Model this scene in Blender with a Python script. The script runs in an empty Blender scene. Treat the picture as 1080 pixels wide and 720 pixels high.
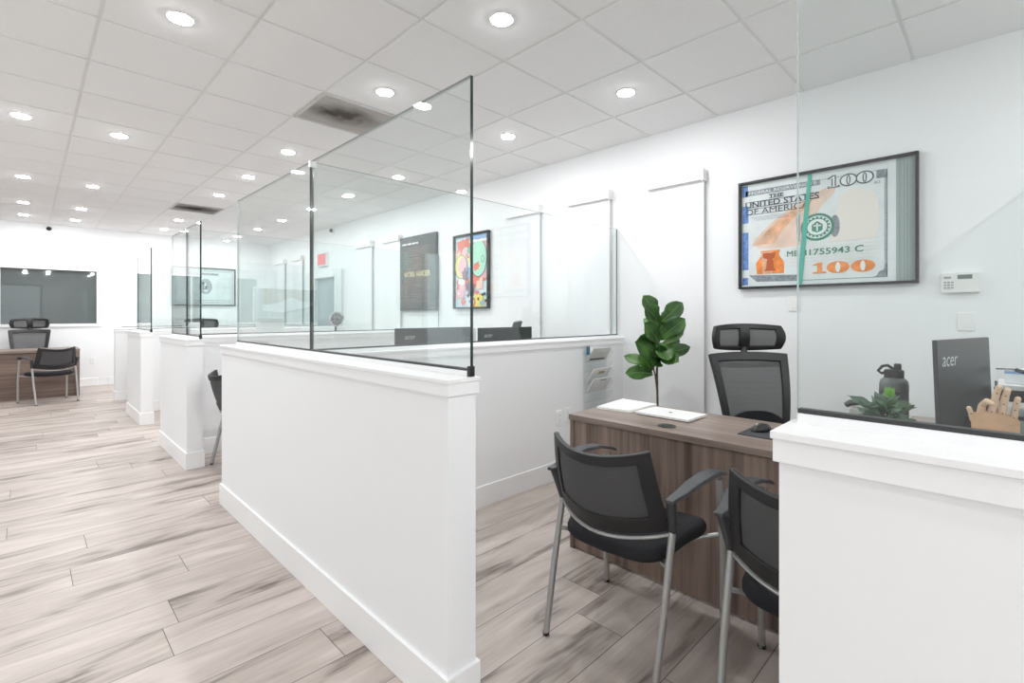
import bpy, bmesh, math, random
from mathutils import Vector, Matrix
random.seed(7)
SC = bpy.context.scene
COL = SC.collection
PI = math.pi

# ------------------------------------------------------------------ materials
MATS = {}

def new_mat(name):
    m = bpy.data.materials.new(name)
    m.use_nodes = True
    nt = m.node_tree
    b = nt.nodes['Principled BSDF']
    MATS[name] = m
    return m, nt, b

def simple(name, col, rough=0.5, metal=0.0, spec=0.5, noise=0.0, nscale=30.0, bump=0.0, bscale=200.0):
    m, nt, b = new_mat(name)
    b.inputs['Base Color'].default_value = (*col, 1)
    b.inputs['Roughness'].default_value = rough
    b.inputs['Metallic'].default_value = metal
    b.inputs['Specular IOR Level'].default_value = spec
    if noise or bump:
        tc = nt.nodes.new('ShaderNodeTexCoord')
    if noise:
        n = nt.nodes.new('ShaderNodeTexNoise'); n.inputs['Scale'].default_value = nscale
        n.inputs['Detail'].default_value = 3
        nt.links.new(tc.outputs['Object'], n.inputs['Vector'])
        r = nt.nodes.new('ShaderNodeValToRGB')
        r.color_ramp.elements[0].color = (*[c * (1 - noise) for c in col], 1)
        r.color_ramp.elements[1].color = (*[min(1, c * (1 + noise)) for c in col], 1)
        r.color_ramp.elements[0].position = .3; r.color_ramp.elements[1].position = .7
        nt.links.new(n.outputs['Fac'], r.inputs['Fac'])
        nt.links.new(r.outputs['Color'], b.inputs['Base Color'])
    if bump:
        n2 = nt.nodes.new('ShaderNodeTexNoise'); n2.inputs['Scale'].default_value = bscale
        nt.links.new(tc.outputs['Object'], n2.inputs['Vector'])
        bp = nt.nodes.new('ShaderNodeBump'); bp.inputs['Strength'].default_value = bump
        bp.inputs['Distance'].default_value = .002
        nt.links.new(n2.outputs['Fac'], bp.inputs['Height'])
        nt.links.new(bp.outputs['Normal'], b.inputs['Normal'])
    return m

def emit(name, col, strength):
    m, nt, b = new_mat(name)
    b.inputs['Base Color'].default_value = (*col, 1)
    b.inputs['Emission Color'].default_value = (*col, 1)
    b.inputs['Emission Strength'].default_value = strength
    return m

def glass_mat(name, tint, ior=1.5, rough=0.0):
    m = bpy.data.materials.new(name); m.use_nodes = True
    nt = m.node_tree; nt.nodes.clear()
    out = nt.nodes.new('ShaderNodeOutputMaterial')
    mix = nt.nodes.new('ShaderNodeMixShader')
    tr = nt.nodes.new('ShaderNodeBsdfTransparent'); tr.inputs['Color'].default_value = (*tint, 1)
    gl = nt.nodes.new('ShaderNodeBsdfGlossy'); gl.inputs['Roughness'].default_value = rough
    gl.inputs['Color'].default_value = (1, 1, 1, 1)
    fr = nt.nodes.new('ShaderNodeFresnel')
    geo = nt.nodes.new('ShaderNodeNewGeometry')
    mx = nt.nodes.new('ShaderNodeMix'); mx.data_type = 'FLOAT'
    mx.inputs[2].default_value = ior; mx.inputs[3].default_value = 1 / ior
    L = nt.links.new
    L(geo.outputs['Backfacing'], mx.inputs[0]); L(mx.outputs[0], fr.inputs['IOR'])
    L(fr.outputs['Fac'], mix.inputs['Fac'])
    L(tr.outputs[0], mix.inputs[1]); L(gl.outputs[0], mix.inputs[2])
    L(mix.outputs[0], out.inputs['Surface'])
    MATS[name] = m
    return m

def wood_mat(name, dark, light, axis, scale=1.0, rough=0.45):
    """laminate wood with straight grain running along the given axis"""
    m, nt, b = new_mat(name)
    L = nt.links.new
    tc = nt.nodes.new('ShaderNodeTexCoord')
    mp = nt.nodes.new('ShaderNodeMapping')
    s = [26 * scale] * 3; s['xyz'.index(axis)] = 1.1 * scale
    mp.inputs['Scale'].default_value = s
    L(tc.outputs['Object'], mp.inputs['Vector'])
    n1 = nt.nodes.new('ShaderNodeTexNoise'); n1.inputs['Scale'].default_value = 1.0
    n1.inputs['Detail'].default_value = 5; n1.inputs['Roughness'].default_value = .6
    n1.inputs['Distortion'].default_value = .25
    L(mp.outputs[0], n1.inputs['Vector'])
    mp2 = nt.nodes.new('ShaderNodeMapping')
    s2 = [7 * scale] * 3; s2['xyz'.index(axis)] = .25 * scale
    mp2.inputs['Scale'].default_value = s2
    L(tc.outputs['Object'], mp2.inputs['Vector'])
    n2 = nt.nodes.new('ShaderNodeTexNoise'); n2.inputs['Scale'].default_value = 1.0; n2.inputs['Detail'].default_value = 2
    L(mp2.outputs[0], n2.inputs['Vector'])
    ad = nt.nodes.new('ShaderNodeMath'); ad.operation = 'ADD'
    mu = nt.nodes.new('ShaderNodeMath'); mu.operation = 'MULTIPLY'; mu.inputs[1].default_value = .5
    L(n1.outputs['Fac'], ad.inputs[0]); L(n2.outputs['Fac'], ad.inputs[1]); L(ad.outputs[0], mu.inputs[0])
    r = nt.nodes.new('ShaderNodeValToRGB')
    r.color_ramp.elements[0].position = .36; r.color_ramp.elements[0].color = (*dark, 1)
    r.color_ramp.elements[1].position = .64; r.color_ramp.elements[1].color = (*light, 1)
    L(mu.outputs[0], r.inputs['Fac']); L(r.outputs[0], b.inputs['Base Color'])
    b.inputs['Roughness'].default_value = rough
    return m

def floor_mat():
    m, nt, b = new_mat('plank_floor')
    L = nt.links.new
    N = nt.nodes.new
    def math_(op, a=None, bb=None):
        n = N('ShaderNodeMath'); n.operation = op
        for i, v in enumerate((a, bb)):
            if v is None: continue
            if isinstance(v, (int, float)): n.inputs[i].default_value = v
            else: L(v, n.inputs[i])
        return n.outputs[0]
    tc = N('ShaderNodeTexCoord'); sp = N('ShaderNodeSeparateXYZ')
    L(tc.outputs['Object'], sp.inputs[0])
    PW, PL = .228, 1.52
    yy = math_('DIVIDE', math_('ADD', sp.outputs['Y'], 9.12 - 1.762 % PW), PW)
    row = math_('FLOOR', yy)
    wn = N('ShaderNodeTexWhiteNoise'); wn.noise_dimensions = '1D'; L(row, wn.inputs['W'])
    xx = math_('ADD', math_('DIVIDE', sp.outputs['X'], PL), math_('MULTIPLY', wn.outputs['Value'], 7.0))
    colm = math_('FLOOR', xx)
    cv = N('ShaderNodeCombineXYZ'); L(row, cv.inputs[0]); L(colm, cv.inputs[1])
    wn2 = N('ShaderNodeTexWhiteNoise'); wn2.noise_dimensions = '2D'; L(cv.outputs[0], wn2.inputs['Vector'])
    fy = math_('FRACT', yy); fx = math_('FRACT', xx)
    dy = math_('MULTIPLY', math_('MINIMUM', fy, math_('SUBTRACT', 1.0, fy)), PW)
    dx = math_('MULTIPLY', math_('MINIMUM', fx, math_('SUBTRACT', 1.0, fx)), PL)
    dd = math_('MINIMUM', dy, dx)
    # some seams are closed tight, others open and dark
    seam = N('ShaderNodeMapRange'); seam.inputs['From Min'].default_value = .0006; seam.inputs['From Max'].default_value = .0022
    L(dd, seam.inputs['Value'])
    # grain
    off = N('ShaderNodeCombineXYZ')
    L(math_('MULTIPLY', wn2.outputs['Value'], 37.0), off.inputs[0]); L(math_('MULTIPLY', wn2.outputs['Value'], 11.0), off.inputs[1])
    va = N('ShaderNodeVectorMath'); va.operation = 'ADD'; L(tc.outputs['Object'], va.inputs[0]); L(off.outputs[0], va.inputs[1])
    def noise(sx, sy, det, dist, rgh=.55):
        mp = N('ShaderNodeMapping'); mp.inputs['Scale'].default_value = (sx, sy, 1); L(va.outputs[0], mp.inputs['Vector'])
        n = N('ShaderNodeTexNoise'); n.inputs['Scale'].default_value = 1; n.inputs['Detail'].default_value = det
        n.inputs['Distortion'].default_value = dist; n.inputs['Roughness'].default_value = rgh
        L(mp.outputs[0], n.inputs['Vector']); return n.outputs['Fac']
    g1 = noise(1.7, 9, 4, .9); g2 = noise(3.5, 55, 4, .2)
    tone = math_('ADD', math_('MULTIPLY', g1, .75), math_('ADD', math_('MULTIPLY', g2, .25), math_('MULTIPLY', math_('SUBTRACT', wn2.outputs['Value'], .5), .11)))
    r = N('ShaderNodeValToRGB'); cr = r.color_ramp
    cr.elements[0].position = .31; cr.elements[0].color = (.165, .13, .112, 1)
    cr.elements[1].position = .68; cr.elements[1].color = (.61, .54, .50, 1)
    e = cr.elements.new(.45); e.color = (.45, .388, .352, 1)
    L(tone, r.inputs['Fac'])
    mx = N('ShaderNodeMix'); mx.data_type = 'RGBA'
    mx.inputs[6].default_value = (.07, .055, .045, 1)
    L(seam.outputs[0], mx.inputs[0]); L(r.outputs[0], mx.inputs[7]); L(mx.outputs[2], b.inputs['Base Color'])
    b.inputs['Roughness'].default_value = .42
    b.inputs['Specular IOR Level'].default_value = .5
    bp = N('ShaderNodeBump'); bp.inputs['Strength'].default_value = .25; bp.inputs['Distance'].default_value = .001
    L(seam.outputs[0], bp.inputs['Height']); L(bp.outputs[0], b.inputs['Normal'])
    return m

def mesh_mat(name, col, alpha=.75, scale=900):
    """woven net: fine checks of thread and hole"""
    m = bpy.data.materials.new(name); m.use_nodes = True
    nt = m.node_tree; b = nt.nodes['Principled BSDF']; out = nt.nodes['Material Output']
    b.inputs['Base Color'].default_value = (*col, 1); b.inputs['Roughness'].default_value = .7
    tr = nt.nodes.new('ShaderNodeBsdfTransparent')
    mix = nt.nodes.new('ShaderNodeMixShader')
    tc = nt.nodes.new('ShaderNodeTexCoord')
    wv = nt.nodes.new('ShaderNodeTexWave'); wv.bands_direction = 'Z'; wv.inputs['Scale'].default_value = scale / 20
    wv.inputs['Distortion'].default_value = 0
    nt.links.new(tc.outputs['Object'], wv.inputs['Vector'])
    mr = nt.nodes.new('ShaderNodeMapRange'); mr.inputs['To Min'].default_value = alpha - .12; mr.inputs['To Max'].default_value = min(1, alpha + .12)
    nt.links.new(wv.outputs['Fac'], mr.inputs['Value'])
    nt.links.new(mr.outputs[0], mix.inputs['Fac'])
    nt.links.new(tr.outputs[0], mix.inputs[1]); nt.links.new(b.outputs[0], mix.inputs[2])
    nt.links.new(mix.outputs[0], out.inputs['Surface'])
    MATS[name] = m
    return m

WALLW = simple('wall_paint', (.86, .868, .88), .55, bump=.05, bscale=350)
TRIMW = simple('trim_paint', (.88, .885, .892), .35)
TILE = simple('ceiling_tile', (.88, .882, .882), .9, noise=.012, nscale=60, bump=.15, bscale=500)
TEE = simple('tee_bar', (.80, .80, .79), .5)
FLOOR = floor_mat()
GLASS = glass_mat('clear_glass', (.957, .981, .977), 1.5)
GEDGE = simple('glass_edge', (.012, .03, .028), .12, spec=.6)
GTOP = simple('glass_edge_pale', (.45, .52, .51), .15)
BLK = simple('black_plastic', (.012, .012, .013), .42)
BLKF = simple('frame_black', (.014, .014, .015), .5)
DGREY = simple('charcoal_plastic', (.035, .036, .038), .45)
ARMG = simple('arm_grey_plastic', (.045, .047, .052), .42)
STEEL = simple('silver_paint', (.42, .42, .41), .38, metal=.55)
CHROME = simple('chrome', (.75, .75, .76), .15, metal=1)
FABRIC = simple('black_fabric', (.010, .010, .013), .9, bump=.3, bscale=1500)
NET_G = mesh_mat('guest_net', (.075, .075, .078), .93)
NET_E = mesh_mat('task_net', (.13, .13, .135), .72)
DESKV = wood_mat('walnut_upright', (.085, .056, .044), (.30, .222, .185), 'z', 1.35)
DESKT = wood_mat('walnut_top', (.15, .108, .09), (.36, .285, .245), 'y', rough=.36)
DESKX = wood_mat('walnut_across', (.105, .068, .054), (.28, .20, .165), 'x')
WHITE = simple('white_plastic', (.86, .86, .855), .35)
PAPER = simple('paper_white', (.88, .88, .87), .7)
OFFW = simple('ivory_plastic', (.80, .80, .78), .4)
SILV = simple('laptop_silver', (.80, .80, .80), .35, metal=.25)
LAMP = emit('lamp_glow', (.985, .993, 1.0), 235)
DARKGLASS = simple('dark_window_glass', (.085, .10, .10), .03, spec=1.0)
INK = simple('ink_black', (.03, .035, .04), .6)
GREYINK = simple('ink_grey', (.32, .34, .36), .6)

# ------------------------------------------------------------------ mesh builder
class MB:
    def __init__(self):
        self.v = []; self.f = []; self.m = []
    def add(self, vs, fs, mi=0):
        o = len(self.v)
        self.v += [tuple(p) for p in vs]
        self.f += [tuple(o + i for i in f) for f in fs]
        self.m += [mi] * len(fs)
        return self
    def box(self, x0, x1, y0, y1, z0, z1, mi=0):
        vs = [(x0, y0, z0), (x1, y0, z0), (x1, y1, z0), (x0, y1, z0), (x0, y0, z1), (x1, y0, z1), (x1, y1, z1), (x0, y1, z1)]
        fs = [(3, 2, 1, 0), (4, 5, 6, 7), (0, 1, 5, 4), (1, 2, 6, 5), (2, 3, 7, 6), (3, 0, 4, 7)]
        return self.add(vs, fs, mi)
    def tube(self, pts, r, n=10, mi=0, cap=True, flat=1.0, up=None):
        """swept tube; r number or list; flat squashes the section along the second axis"""
        P = [Vector(p) for p in pts]
        R = r if isinstance(r, (list, tuple)) else [r] * len(P)
        T = []
        for i in range(len(P)):
            a = P[max(0, i - 1)]; c = P[min(len(P) - 1, i + 1)]
            T.append((c - a).normalized())
        ref = Vector(up) if up else (Vector((0, 0, 1)) if abs(T[0].z) < .9 else Vector((1, 0, 0)))
        vs = []; 
        nrm = (ref - T[0] * ref.dot(T[0])).normalized()
        for i, p in enumerate(P):
            t = T[i]
            nrm = (nrm - t * nrm.dot(t)).normalized()
            bi = t.cross(nrm)
            for k in range(n):
                a = 2 * PI * k / n
                vs.append(p + bi * (math.cos(a) * R[i]) + nrm * (math.sin(a) * R[i] * flat))
        fs = []
        for i in range(len(P) - 1):
            for k in range(n):
                a = i * n + k; b_ = i * n + (k + 1) % n
                fs.append((a, b_, b_ + n, a + n))
        if cap:
            fs.append(tuple(range(n))[::-1]); fs.append(tuple((len(P) - 1) * n + k for k in range(n)))
        return self.add(vs, fs, mi)
    def lathe(self, prof, c=(0, 0, 0), n=24, mi=0, cap=True):
        vs = []; fs = []
        for (r, z) in prof:
            for k in range(n):
                a = 2 * PI * k / n
                vs.append((c[0] + r * math.cos(a), c[1] + r * math.sin(a), c[2] + z))
        for i in range(len(prof) - 1):
            for k in range(n):
                a = i * n + k; b_ = i * n + (k + 1) % n
                fs.append((a, b_, b_ + n, a + n))
        if cap:
            fs.append(tuple(range(n))[::-1]); fs.append(tuple((len(prof) - 1) * n + k for k in range(n)))
        return self.add(vs, fs, mi)
    def prism(self, poly, d0, d1, plane='xz', mi=0):
        """extrude a 2-D outline; plane xz extrudes along y, xy along z, yz along x"""
        n = len(poly)
        def to(p, d):
            return {'xz': (p[0], d, p[1]), 'xy': (p[0], p[1], d), 'yz': (d, p[0], p[1])}[plane]
        vs = [to(p, d0) for p in poly] + [to(p, d1) for p in poly]
        fs = [tuple(range(n)), tuple(range(2 * n - 1, n - 1, -1))]
        for i in range(n):
            j = (i + 1) % n
            fs.append((j, i, i + n, j + n))
        return self.add(vs, fs, mi)
    def grid(self, fn, nu, nv, mi=0, mask=None):
        vs = [fn(i / nu, j / nv) for j in range(nv + 1) for i in range(nu + 1)]
        fs = []
        for j in range(nv):
            for i in range(nu):
                if mask and not mask((i + .5) / nu, (j + .5) / nv): continue
                a = j * (nu + 1) + i
                fs.append((a, a + 1, a + nu + 2, a + nu + 1))
        return self.add(vs, fs, mi)
    def build(self, name, mats, parent=None, smooth=True, bevel=0, solid=0, seg=2, fix=True, angle=35, offset=0):
        me = bpy.data.meshes.new(name)
        me.from_pydata([tuple(p) for p in self.v], [], self.f)
        if not isinstance(mats, (list, tuple)): mats = [mats]
        for m in mats: me.materials.append(m)
        for p, i in zip(me.polygons, self.m): p.material_index = i
        bm = bmesh.new(); bm.from_mesh(me)
        loose = [v for v in bm.verts if not v.link_faces]
        if loose: bmesh.ops.delete(bm, geom=loose, context='VERTS')
        if fix: bmesh.ops.recalc_face_normals(bm, faces=bm.faces)
        bm.to_mesh(me); bm.free()
        if smooth:
            me.polygons.foreach_set('use_smooth', [True] * len(me.polygons))
            me.set_sharp_from_angle(angle=math.radians(angle))
        o = bpy.data.objects.new(name, me); COL.objects.link(o)
        if parent: o.parent = parent
        if solid:
            md = o.modifiers.new('thickness', 'SOLIDIFY'); md.thickness = solid; md.offset = offset
        if bevel:
            md = o.modifiers.new('bevel', 'BEVEL'); md.width = bevel; md.segments = seg; md.limit_method = 'ANGLE'
            md.harden_normals = True
        return o

def tag(o, label=None, cat=None, group=None, kind=None):
    if label: o['label'] = label
    if cat: o['category'] = cat
    if group: o['group'] = group
    if kind: o['kind'] = kind
    return o

def empty(name, loc=(0, 0, 0), rz=0, label=None, cat=None, group=None):
    o = bpy.data.objects.new(name, None); COL.objects.link(o)
    o.location = loc; o.rotation_euler = (0, 0, rz); o.empty_display_size = .1
    tag(o, label, cat, group)
    return o

def struct(o, label=None):
    o['kind'] = 'structure'
    if label: o['label'] = label
    return o

def copy_tree(o, loc, rz, label, group=None):
    def rec(a, parent):
        c = a.copy(); COL.objects.link(c)
        if parent: c.parent = parent
        for ch in a.children: rec(ch, c)
        return c
    c = rec(o, None)
    c.location = loc; c.rotation_euler = (0, 0, rz)
    c['label'] = label
    if group: c['group'] = group
    return c

def text_mb(mb, s, x, z, h, depth, mi=0, width=None, slant=0, bold=0, y=0):
    """letters as flat solid shapes in the local x-z plane, facing -y; h = cap height"""
    cu = bpy.data.curves.new('letters', 'FONT'); cu.body = s; cu.size = 1.0; cu.extrude = 0
    cu.offset = bold; cu.shear = slant; cu.resolution_u = 3
    ob = bpy.data.objects.new('letters', cu); COL.objects.link(ob)
    dg = bpy.context.evaluated_depsgraph_get(); dg.update()
    me = bpy.data.meshes.new_from_object(ob.evaluated_get(dg))
    xs = [v.co.x for v in me.vertices]; ys = [v.co.y for v in me.vertices]
    x0, x1, y1 = min(xs), max(xs), max(ys)
    y0 = min(ys)
    cap = .70
    sz = h / cap
    sx = (width / (x1 - x0)) if width else sz
    vs = [(x + (v.co.x - x0) * sx, y - depth, z + v.co.y * sz) for v in me.vertices]
    fs = [tuple(p.vertices) for p in me.polygons]
    mb.add(vs, fs, mi)
    bpy.data.objects.remove(ob); bpy.data.curves.remove(cu); bpy.data.meshes.remove(me)

# ------------------------------------------------------------------ the room
WR, YB, HC = 3.90, 11.77, 2.873          # right wall, back wall, ceiling
XL, YF = -3.30, -3.6

struct(MB().box(XL, WR, YF, YB, -.06, 0).build('floor', FLOOR, smooth=False))

# ceiling: lay-in tiles between tee bars
GX, GY, PX, PY = .276, 1.5985, .61, .603
vent_cells = {(2, 3), (2, 11)}
cb = MB()
i0 = math.floor((XL - GX) / PX); i1 = math.ceil((WR - GX) / PX)
j0 = math.floor((YF - GY) / PY); j1 = math.ceil((YB - GY) / PY)
def clampx(v): return min(max(v, XL), WR)
def clampy(v): return min(max(v, YF), YB)
for i in range(i0, i1):
    for j in range(j0, j1):
        if (i, j) in vent_cells: continue
        x0, x1 = clampx(GX + i * PX + .010), clampx(GX + (i + 1) * PX - .010)
        y0, y1 = clampy(GY + j * PY + .010), clampy(GY + (j + 1) * PY - .010)
        if x1 - x0 < .03 or y1 - y0 < .03: continue
        cb.box(x0, x1, y0, y1, HC, HC + .03, 0)
cb.box(XL, WR, YF, YB, HC + .006, HC + .05, 1)
struct(cb.build('ceiling', [TILE, TEE], smooth=False))

struct(MB().box(WR, WR + .12, YF, 8.43, 0, HC + .05).box(WR, WR + .12, 8.43, 9.28, 1.975, HC + .05).box(WR, WR + .12, 9.28, YB + .12, 0, HC + .05).build('wall_right', WALLW, smooth=False))
# back wall with the opening of the dark window
bw = MB()
WX0, WX1, WZ0, WZ1 = -1.55, .915, 1.133, 2.085
bw.box(XL - .12, WX0, YB, YB + .12, 0, HC + .05).box(WX0, WX1, YB, YB + .12, 0, WZ0).box(WX0, WX1, YB, YB + .12, WZ1, HC + .05).box(WX1, WR, YB, YB + .12, 0, HC + .05)
struct(bw.build('wall_back', WALLW, smooth=False))
lw = MB().box(XL - .12, XL, YF, YB, 2.5, HC + .05).box(XL - .12, XL, YF, YB, 0, .30)
FILL_WIN = [(1.4, 4.5), (4.8, 7.9)]  # unseen windows added in the left wall to brighten the ceiling
edges = [YF] + [v for p in FILL_WIN for v in p] + [YB]
for a, c in zip(edges[0::2], edges[1::2]): lw.box(XL - .12, XL, a, c, .30, 2.5)
struct(lw.build('wall_left', WALLW, smooth=False))
for k, (a, c) in enumerate(FILL_WIN):
    w = empty(f'window_{k + 3}', (XL - .06, (a + c) / 2, .30), PI / 2); struct(w)
    h = (c - a) / 2
    MB().box(-h, h, -.03, .03, 0, .05).box(-h, h, -.03, .03, 2.15, 2.2).box(-h, -h + .05, -.03, .03, .05, 2.15).box(h - .05, h, -.03, .03, .05, 2.15).box(-.025, .025, -.03, .03, .05, 2.15).build('window_frame', TRIMW, w, smooth=False)
    MB().box(-h + .05, h - .05, -.004, .004, .05, 2.15).build('pane', GLASS, w, smooth=False)
# front wall behind the camera with two big shop windows
fw = MB()
fw.box(XL - .12, WR + .12, YF - .12, YF, 2.5, HC + .05).box(XL - .12, WR + .12, YF - .12, YF, 0, .35)
for a, c in ((XL - .12, -2.4), (.45, WR + .12)):
    fw.box(a, c, YF - .12, YF, .35, 2.5)
struct(fw.build('wall_front', WALLW, smooth=False))
for a, c, nme in ((-2.4, .45, 'window_2'),):
    w = empty(nme, ((a + c) / 2, YF - .06, .35)); struct(w)
    h = (c - a) / 2
    fr = MB().box(-h, h, -.03, .03, 0, .05).box(-h, h, -.03, .03, 2.1, 2.15).box(-h, -h + .05, -.03, .03, .05, 2.1).box(h - .05, h, -.03, .03, .05, 2.1).box(-.025, .025, -.03, .03, .05, 2.1)
    fr.build('window_frame', DGREY, w, smooth=False)
    MB().box(-h + .05, h - .05, -.004, .004, .05, 2.1).build('pane', GLASS, w, smooth=False)

# baseboards
struct(MB().box(XL, .935, YB - .013, YB, 0, .14).box(1.08, WR - .013, YB - .013, YB, 0, .14).build('baseboard_back', TRIMW, bevel=.003))
struct(MB().box(WR - .013, WR, YF, 8.36, 0, .14).box(WR - .013, WR, 9.35, YB, 0, .14).build('baseboard_right', TRIMW, bevel=.003))
struct(MB().box(XL, XL + .013, YF, YB - .013, 0, .14).build('baseboard_left', TRIMW, bevel=.003))

# dark interior window in the back wall
w1 = empty('window_1', ((WX0 + WX1) / 2, YB, WZ0)); struct(w1)
hw = (WX1 - WX0) / 2; hh = WZ1 - WZ0
MB().box(-hw, hw, .045, .055, 0, hh).build('pane', DARKGLASS, w1, smooth=False)
wf = MB().box(-hw - .05, hw + .05, -.012, 0, hh, hh + .012).box(-hw - .07, hw + .07, -.022, 0, -.05, 0)
wf.box(hw, hw + .012, -.012, 0, 0, hh).box(-hw - .012, -hw, -.012, 0, 0, hh)
wf.build('window_frame', TRIMW, w1, smooth=False)
MB().box(-.012, .012, .03, .045, 0, hh).build('mullion', TRIMW, w1, smooth=False)

# doorway in the right wall
d1 = empty('door_1', (WR, 8.855, 0)); struct(d1)
MB().box(-.02, .0, -.495, -.425, 0, 2.045).box(-.02, 0, .425, .495, 0, 2.045).box(-.02, 0, -.425, .425, 1.975, 2.045).build('door_frame', TRIMW, d1, bevel=.003)
DOORC = simple('door_bluegrey', (.30, .38, .42), .4)
MB().box(.05, .09, -.425, .425, 0, 1.975).build('door_leaf', DOORC, d1, smooth=False)
MB().tube([(.045, -.36, .95), (.0, -.36, .95), (.0, -.25, .95)], .009, 8).build('door_handle', CHROME, d1)

# ------------------------------------------------------------------ partitions with glass on top
AX0, AX1 = .945, 1.060        # aisle wall faces
ZCB, ZCT, ZG0, ZG1 = 1.071, 1.085, 1.108, 2.085

def glass_box(mb, x0, x1, y0, y1, z0, z1, far_pale=False, near_pale=False):
    o = len(mb.f)
    mb.box(x0, x1, y0, y1, z0, z1, 0)
    thin_x = (x1 - x0) < (y1 - y0)
    # faces order: bottom, top, -y, +x, +y, -x
    for k, f in enumerate(range(o, o + 6)):
        if k == 0: mb.m[f] = 1
        elif k == 2 and thin_x and near_pale: mb.m[f] = 2
        elif k == 4 and thin_x and far_pale: mb.m[f] = 2
        elif k == 1: mb.m[f] = 2
        elif k in (2, 4) and thin_x: mb.m[f] = 1
        elif k in (3, 5) and not thin_x: mb.m[f] = 1
    return mb

def partition(y0, y1, rib, label, rib_glass=True):
    yb0, yb1 = y0 + .012, y1 - .012
    t = empty('partition_wall', (0, 0, 0), 0, label, 'partition wall', 'white half walls with glass panels on top')
    t.location = ((AX0 + AX1) / 2, y0, 0)
    ox, oy = (AX0 + AX1) / 2, y0
    def L(mb):
        mb.v = [(p[0] - ox, p[1] - oy, p[2]) for p in mb.v]; return mb
    rh = .058
    def ring(off, z0, z1):
        m = MB().box(AX0 - off, AX1 + off, yb0 - off, yb1 + off, z0, z1)
        m.box(AX1 + off, WR, rib - rh - off, rib + rh + off, z0, z1)
        return m
    L(ring(0, 0, ZCB)).build('half_wall', WALLW, t, smooth=False)
    L(ring(.008, 1.031, ZCB - .0005)).build('wall_trim', TRIMW, t, smooth=False)
    L(ring(.012, ZCB, ZCT)).build('wall_cap', TRIMW, t, bevel=.002)
    L(ring(.012, 0, .14)).build('baseboard', TRIMW, t, bevel=.003)
    gx0, gx1 = 1.040, 1.052
    L(MB().box(gx0 - .006, gx1 + .006, yb0 + .015, yb1 - .005, ZCT, ZG0 - .004).box(gx1 + .006, WR - .01, rib - .012, rib + .012, ZCT, ZG0 - .004)).build('glass_curb', TRIMW, t, smooth=False)
    L(MB().box(gx0 - .003, gx1 + .003, yb0 + .015, yb1 - .005, ZG0 - .004, ZG0 + .004).box(gx1 + .006, WR - .012, rib - .009, rib + .009, ZG0 - .004, ZG0 + .004)).build('gasket', DGREY, t, smooth=False)
    segs = [(yb0 + .004, rib - .003), (rib + .003, yb1 - .003)]
    first = True
    for a, c in segs:
        if c - a < .12: continue
        g = L(glass_box(MB(), gx0, gx1, a, c, ZG0 + .002, ZG1, c > rib + .1, a > rib and y0 > 4)).build('glass_panel', [GLASS, GEDGE, GTOP], t, smooth=False)
        if first:
            L(MB().box(gx0 - .005, gx1 + .005, a - .004, a + .012, ZCT, ZG0 + .012)).build('clamp', BLK, g, bevel=.002)
            first = False
    if rib_glass:
        g = L(glass_box(MB(), gx1 + (.004 if y1 - y0 > .3 else .07), WR - .018, rib - .006, rib + .006, ZG0 + .002, ZG1)).build('glass_panel', [GLASS, GEDGE, GTOP], t, smooth=False)
        if y1 - y0 > .3: L(MB().box(gx0 - .004, gx1 + .016, rib - .012, rib + .012, ZG1 - .03, ZG1 + .004)).build('clamp', WHITE, g, bevel=.002)
    return t

partition(-2.6, .293, -.215, 'nearest white half wall with glass at the right edge, beside the brown desk')
partition(1.232, 3.79, 2.54, 'long white half wall with glass in the foreground, left of the mesh visitor chairs')
partition(4.795, 5.957, 5.315, 'second white half wall with glass along the aisle, behind the long foreground one')
partition(7.105, 8.20, 8.12, 'third white half wall with glass along the aisle, fourth from the camera side')
partition(9.41, 9.565, 9.4875, 'farthest white half wall with glass, next to the back wall')

# ------------------------------------------------------------------ ceiling lights
def cell_c(i, j): return GX + (i + .5) * PX, GY + (j + .5) * PY
lamp0 = empty('ceiling_downlight', (0, 0, HC), 0, 'x', 'ceiling light')
MB().lathe([(.055, -.0028), (.064, -.0045), (.069, -.003), (.070, 0)], n=32, cap=False).build('trim_ring', WHITE, lamp0)
MB().lathe([(.0, -.0085), (.044, -.008), (.052, -.0065), (.055, -.005), (.055, -.0028)], n=28, cap=False).build('diffuser', LAMP, lamp0)
ORD = ['nearest', 'second', 'third', 'fourth', 'fifth', 'sixth', 'seventh', 'eighth', 'ninth']
rows = {
    (-1, 'in the left aisle row'): [6, 10, 13, 15],
    (0, 'in the right aisle row'): [2, 6, 10, 13, 15],
    (2, 'in the row above the glass panels'): [0, 2, 5, 7, 9, 11.0, 13, 15],
    (4, 'in the row beside the right wall'): [0, 2, 5, 7, 9, 11, 13, 15],
}
used = False
GL = 'round white ceiling lights'
for (i, where), js in rows.items():
    for k, j in enumerate(js):
        if (i, int(j)) in vent_cells: continue
        x, y = cell_c(i, j)
        lab = f'round lit ceiling light, {ORD[k]} from the camera {where}' if k else f'round lit ceiling light, nearest the camera {where}'
        if not used:
            lamp0.location = (x, y, HC); tag(lamp0, lab, group=GL); used = True
        else: copy_tree(lamp0, (x, y, HC), 0, lab, GL)
for x, y in [cell_c(i, j) for i in (-4, -1, 0, 2, 4) for j in (-7, -5)] + [cell_c(-1, 2), cell_c(-4, 5)]:
    copy_tree(lamp0, (x, y, HC), 0, 'round lit ceiling light behind the camera, outside the picture', GL)

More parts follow.
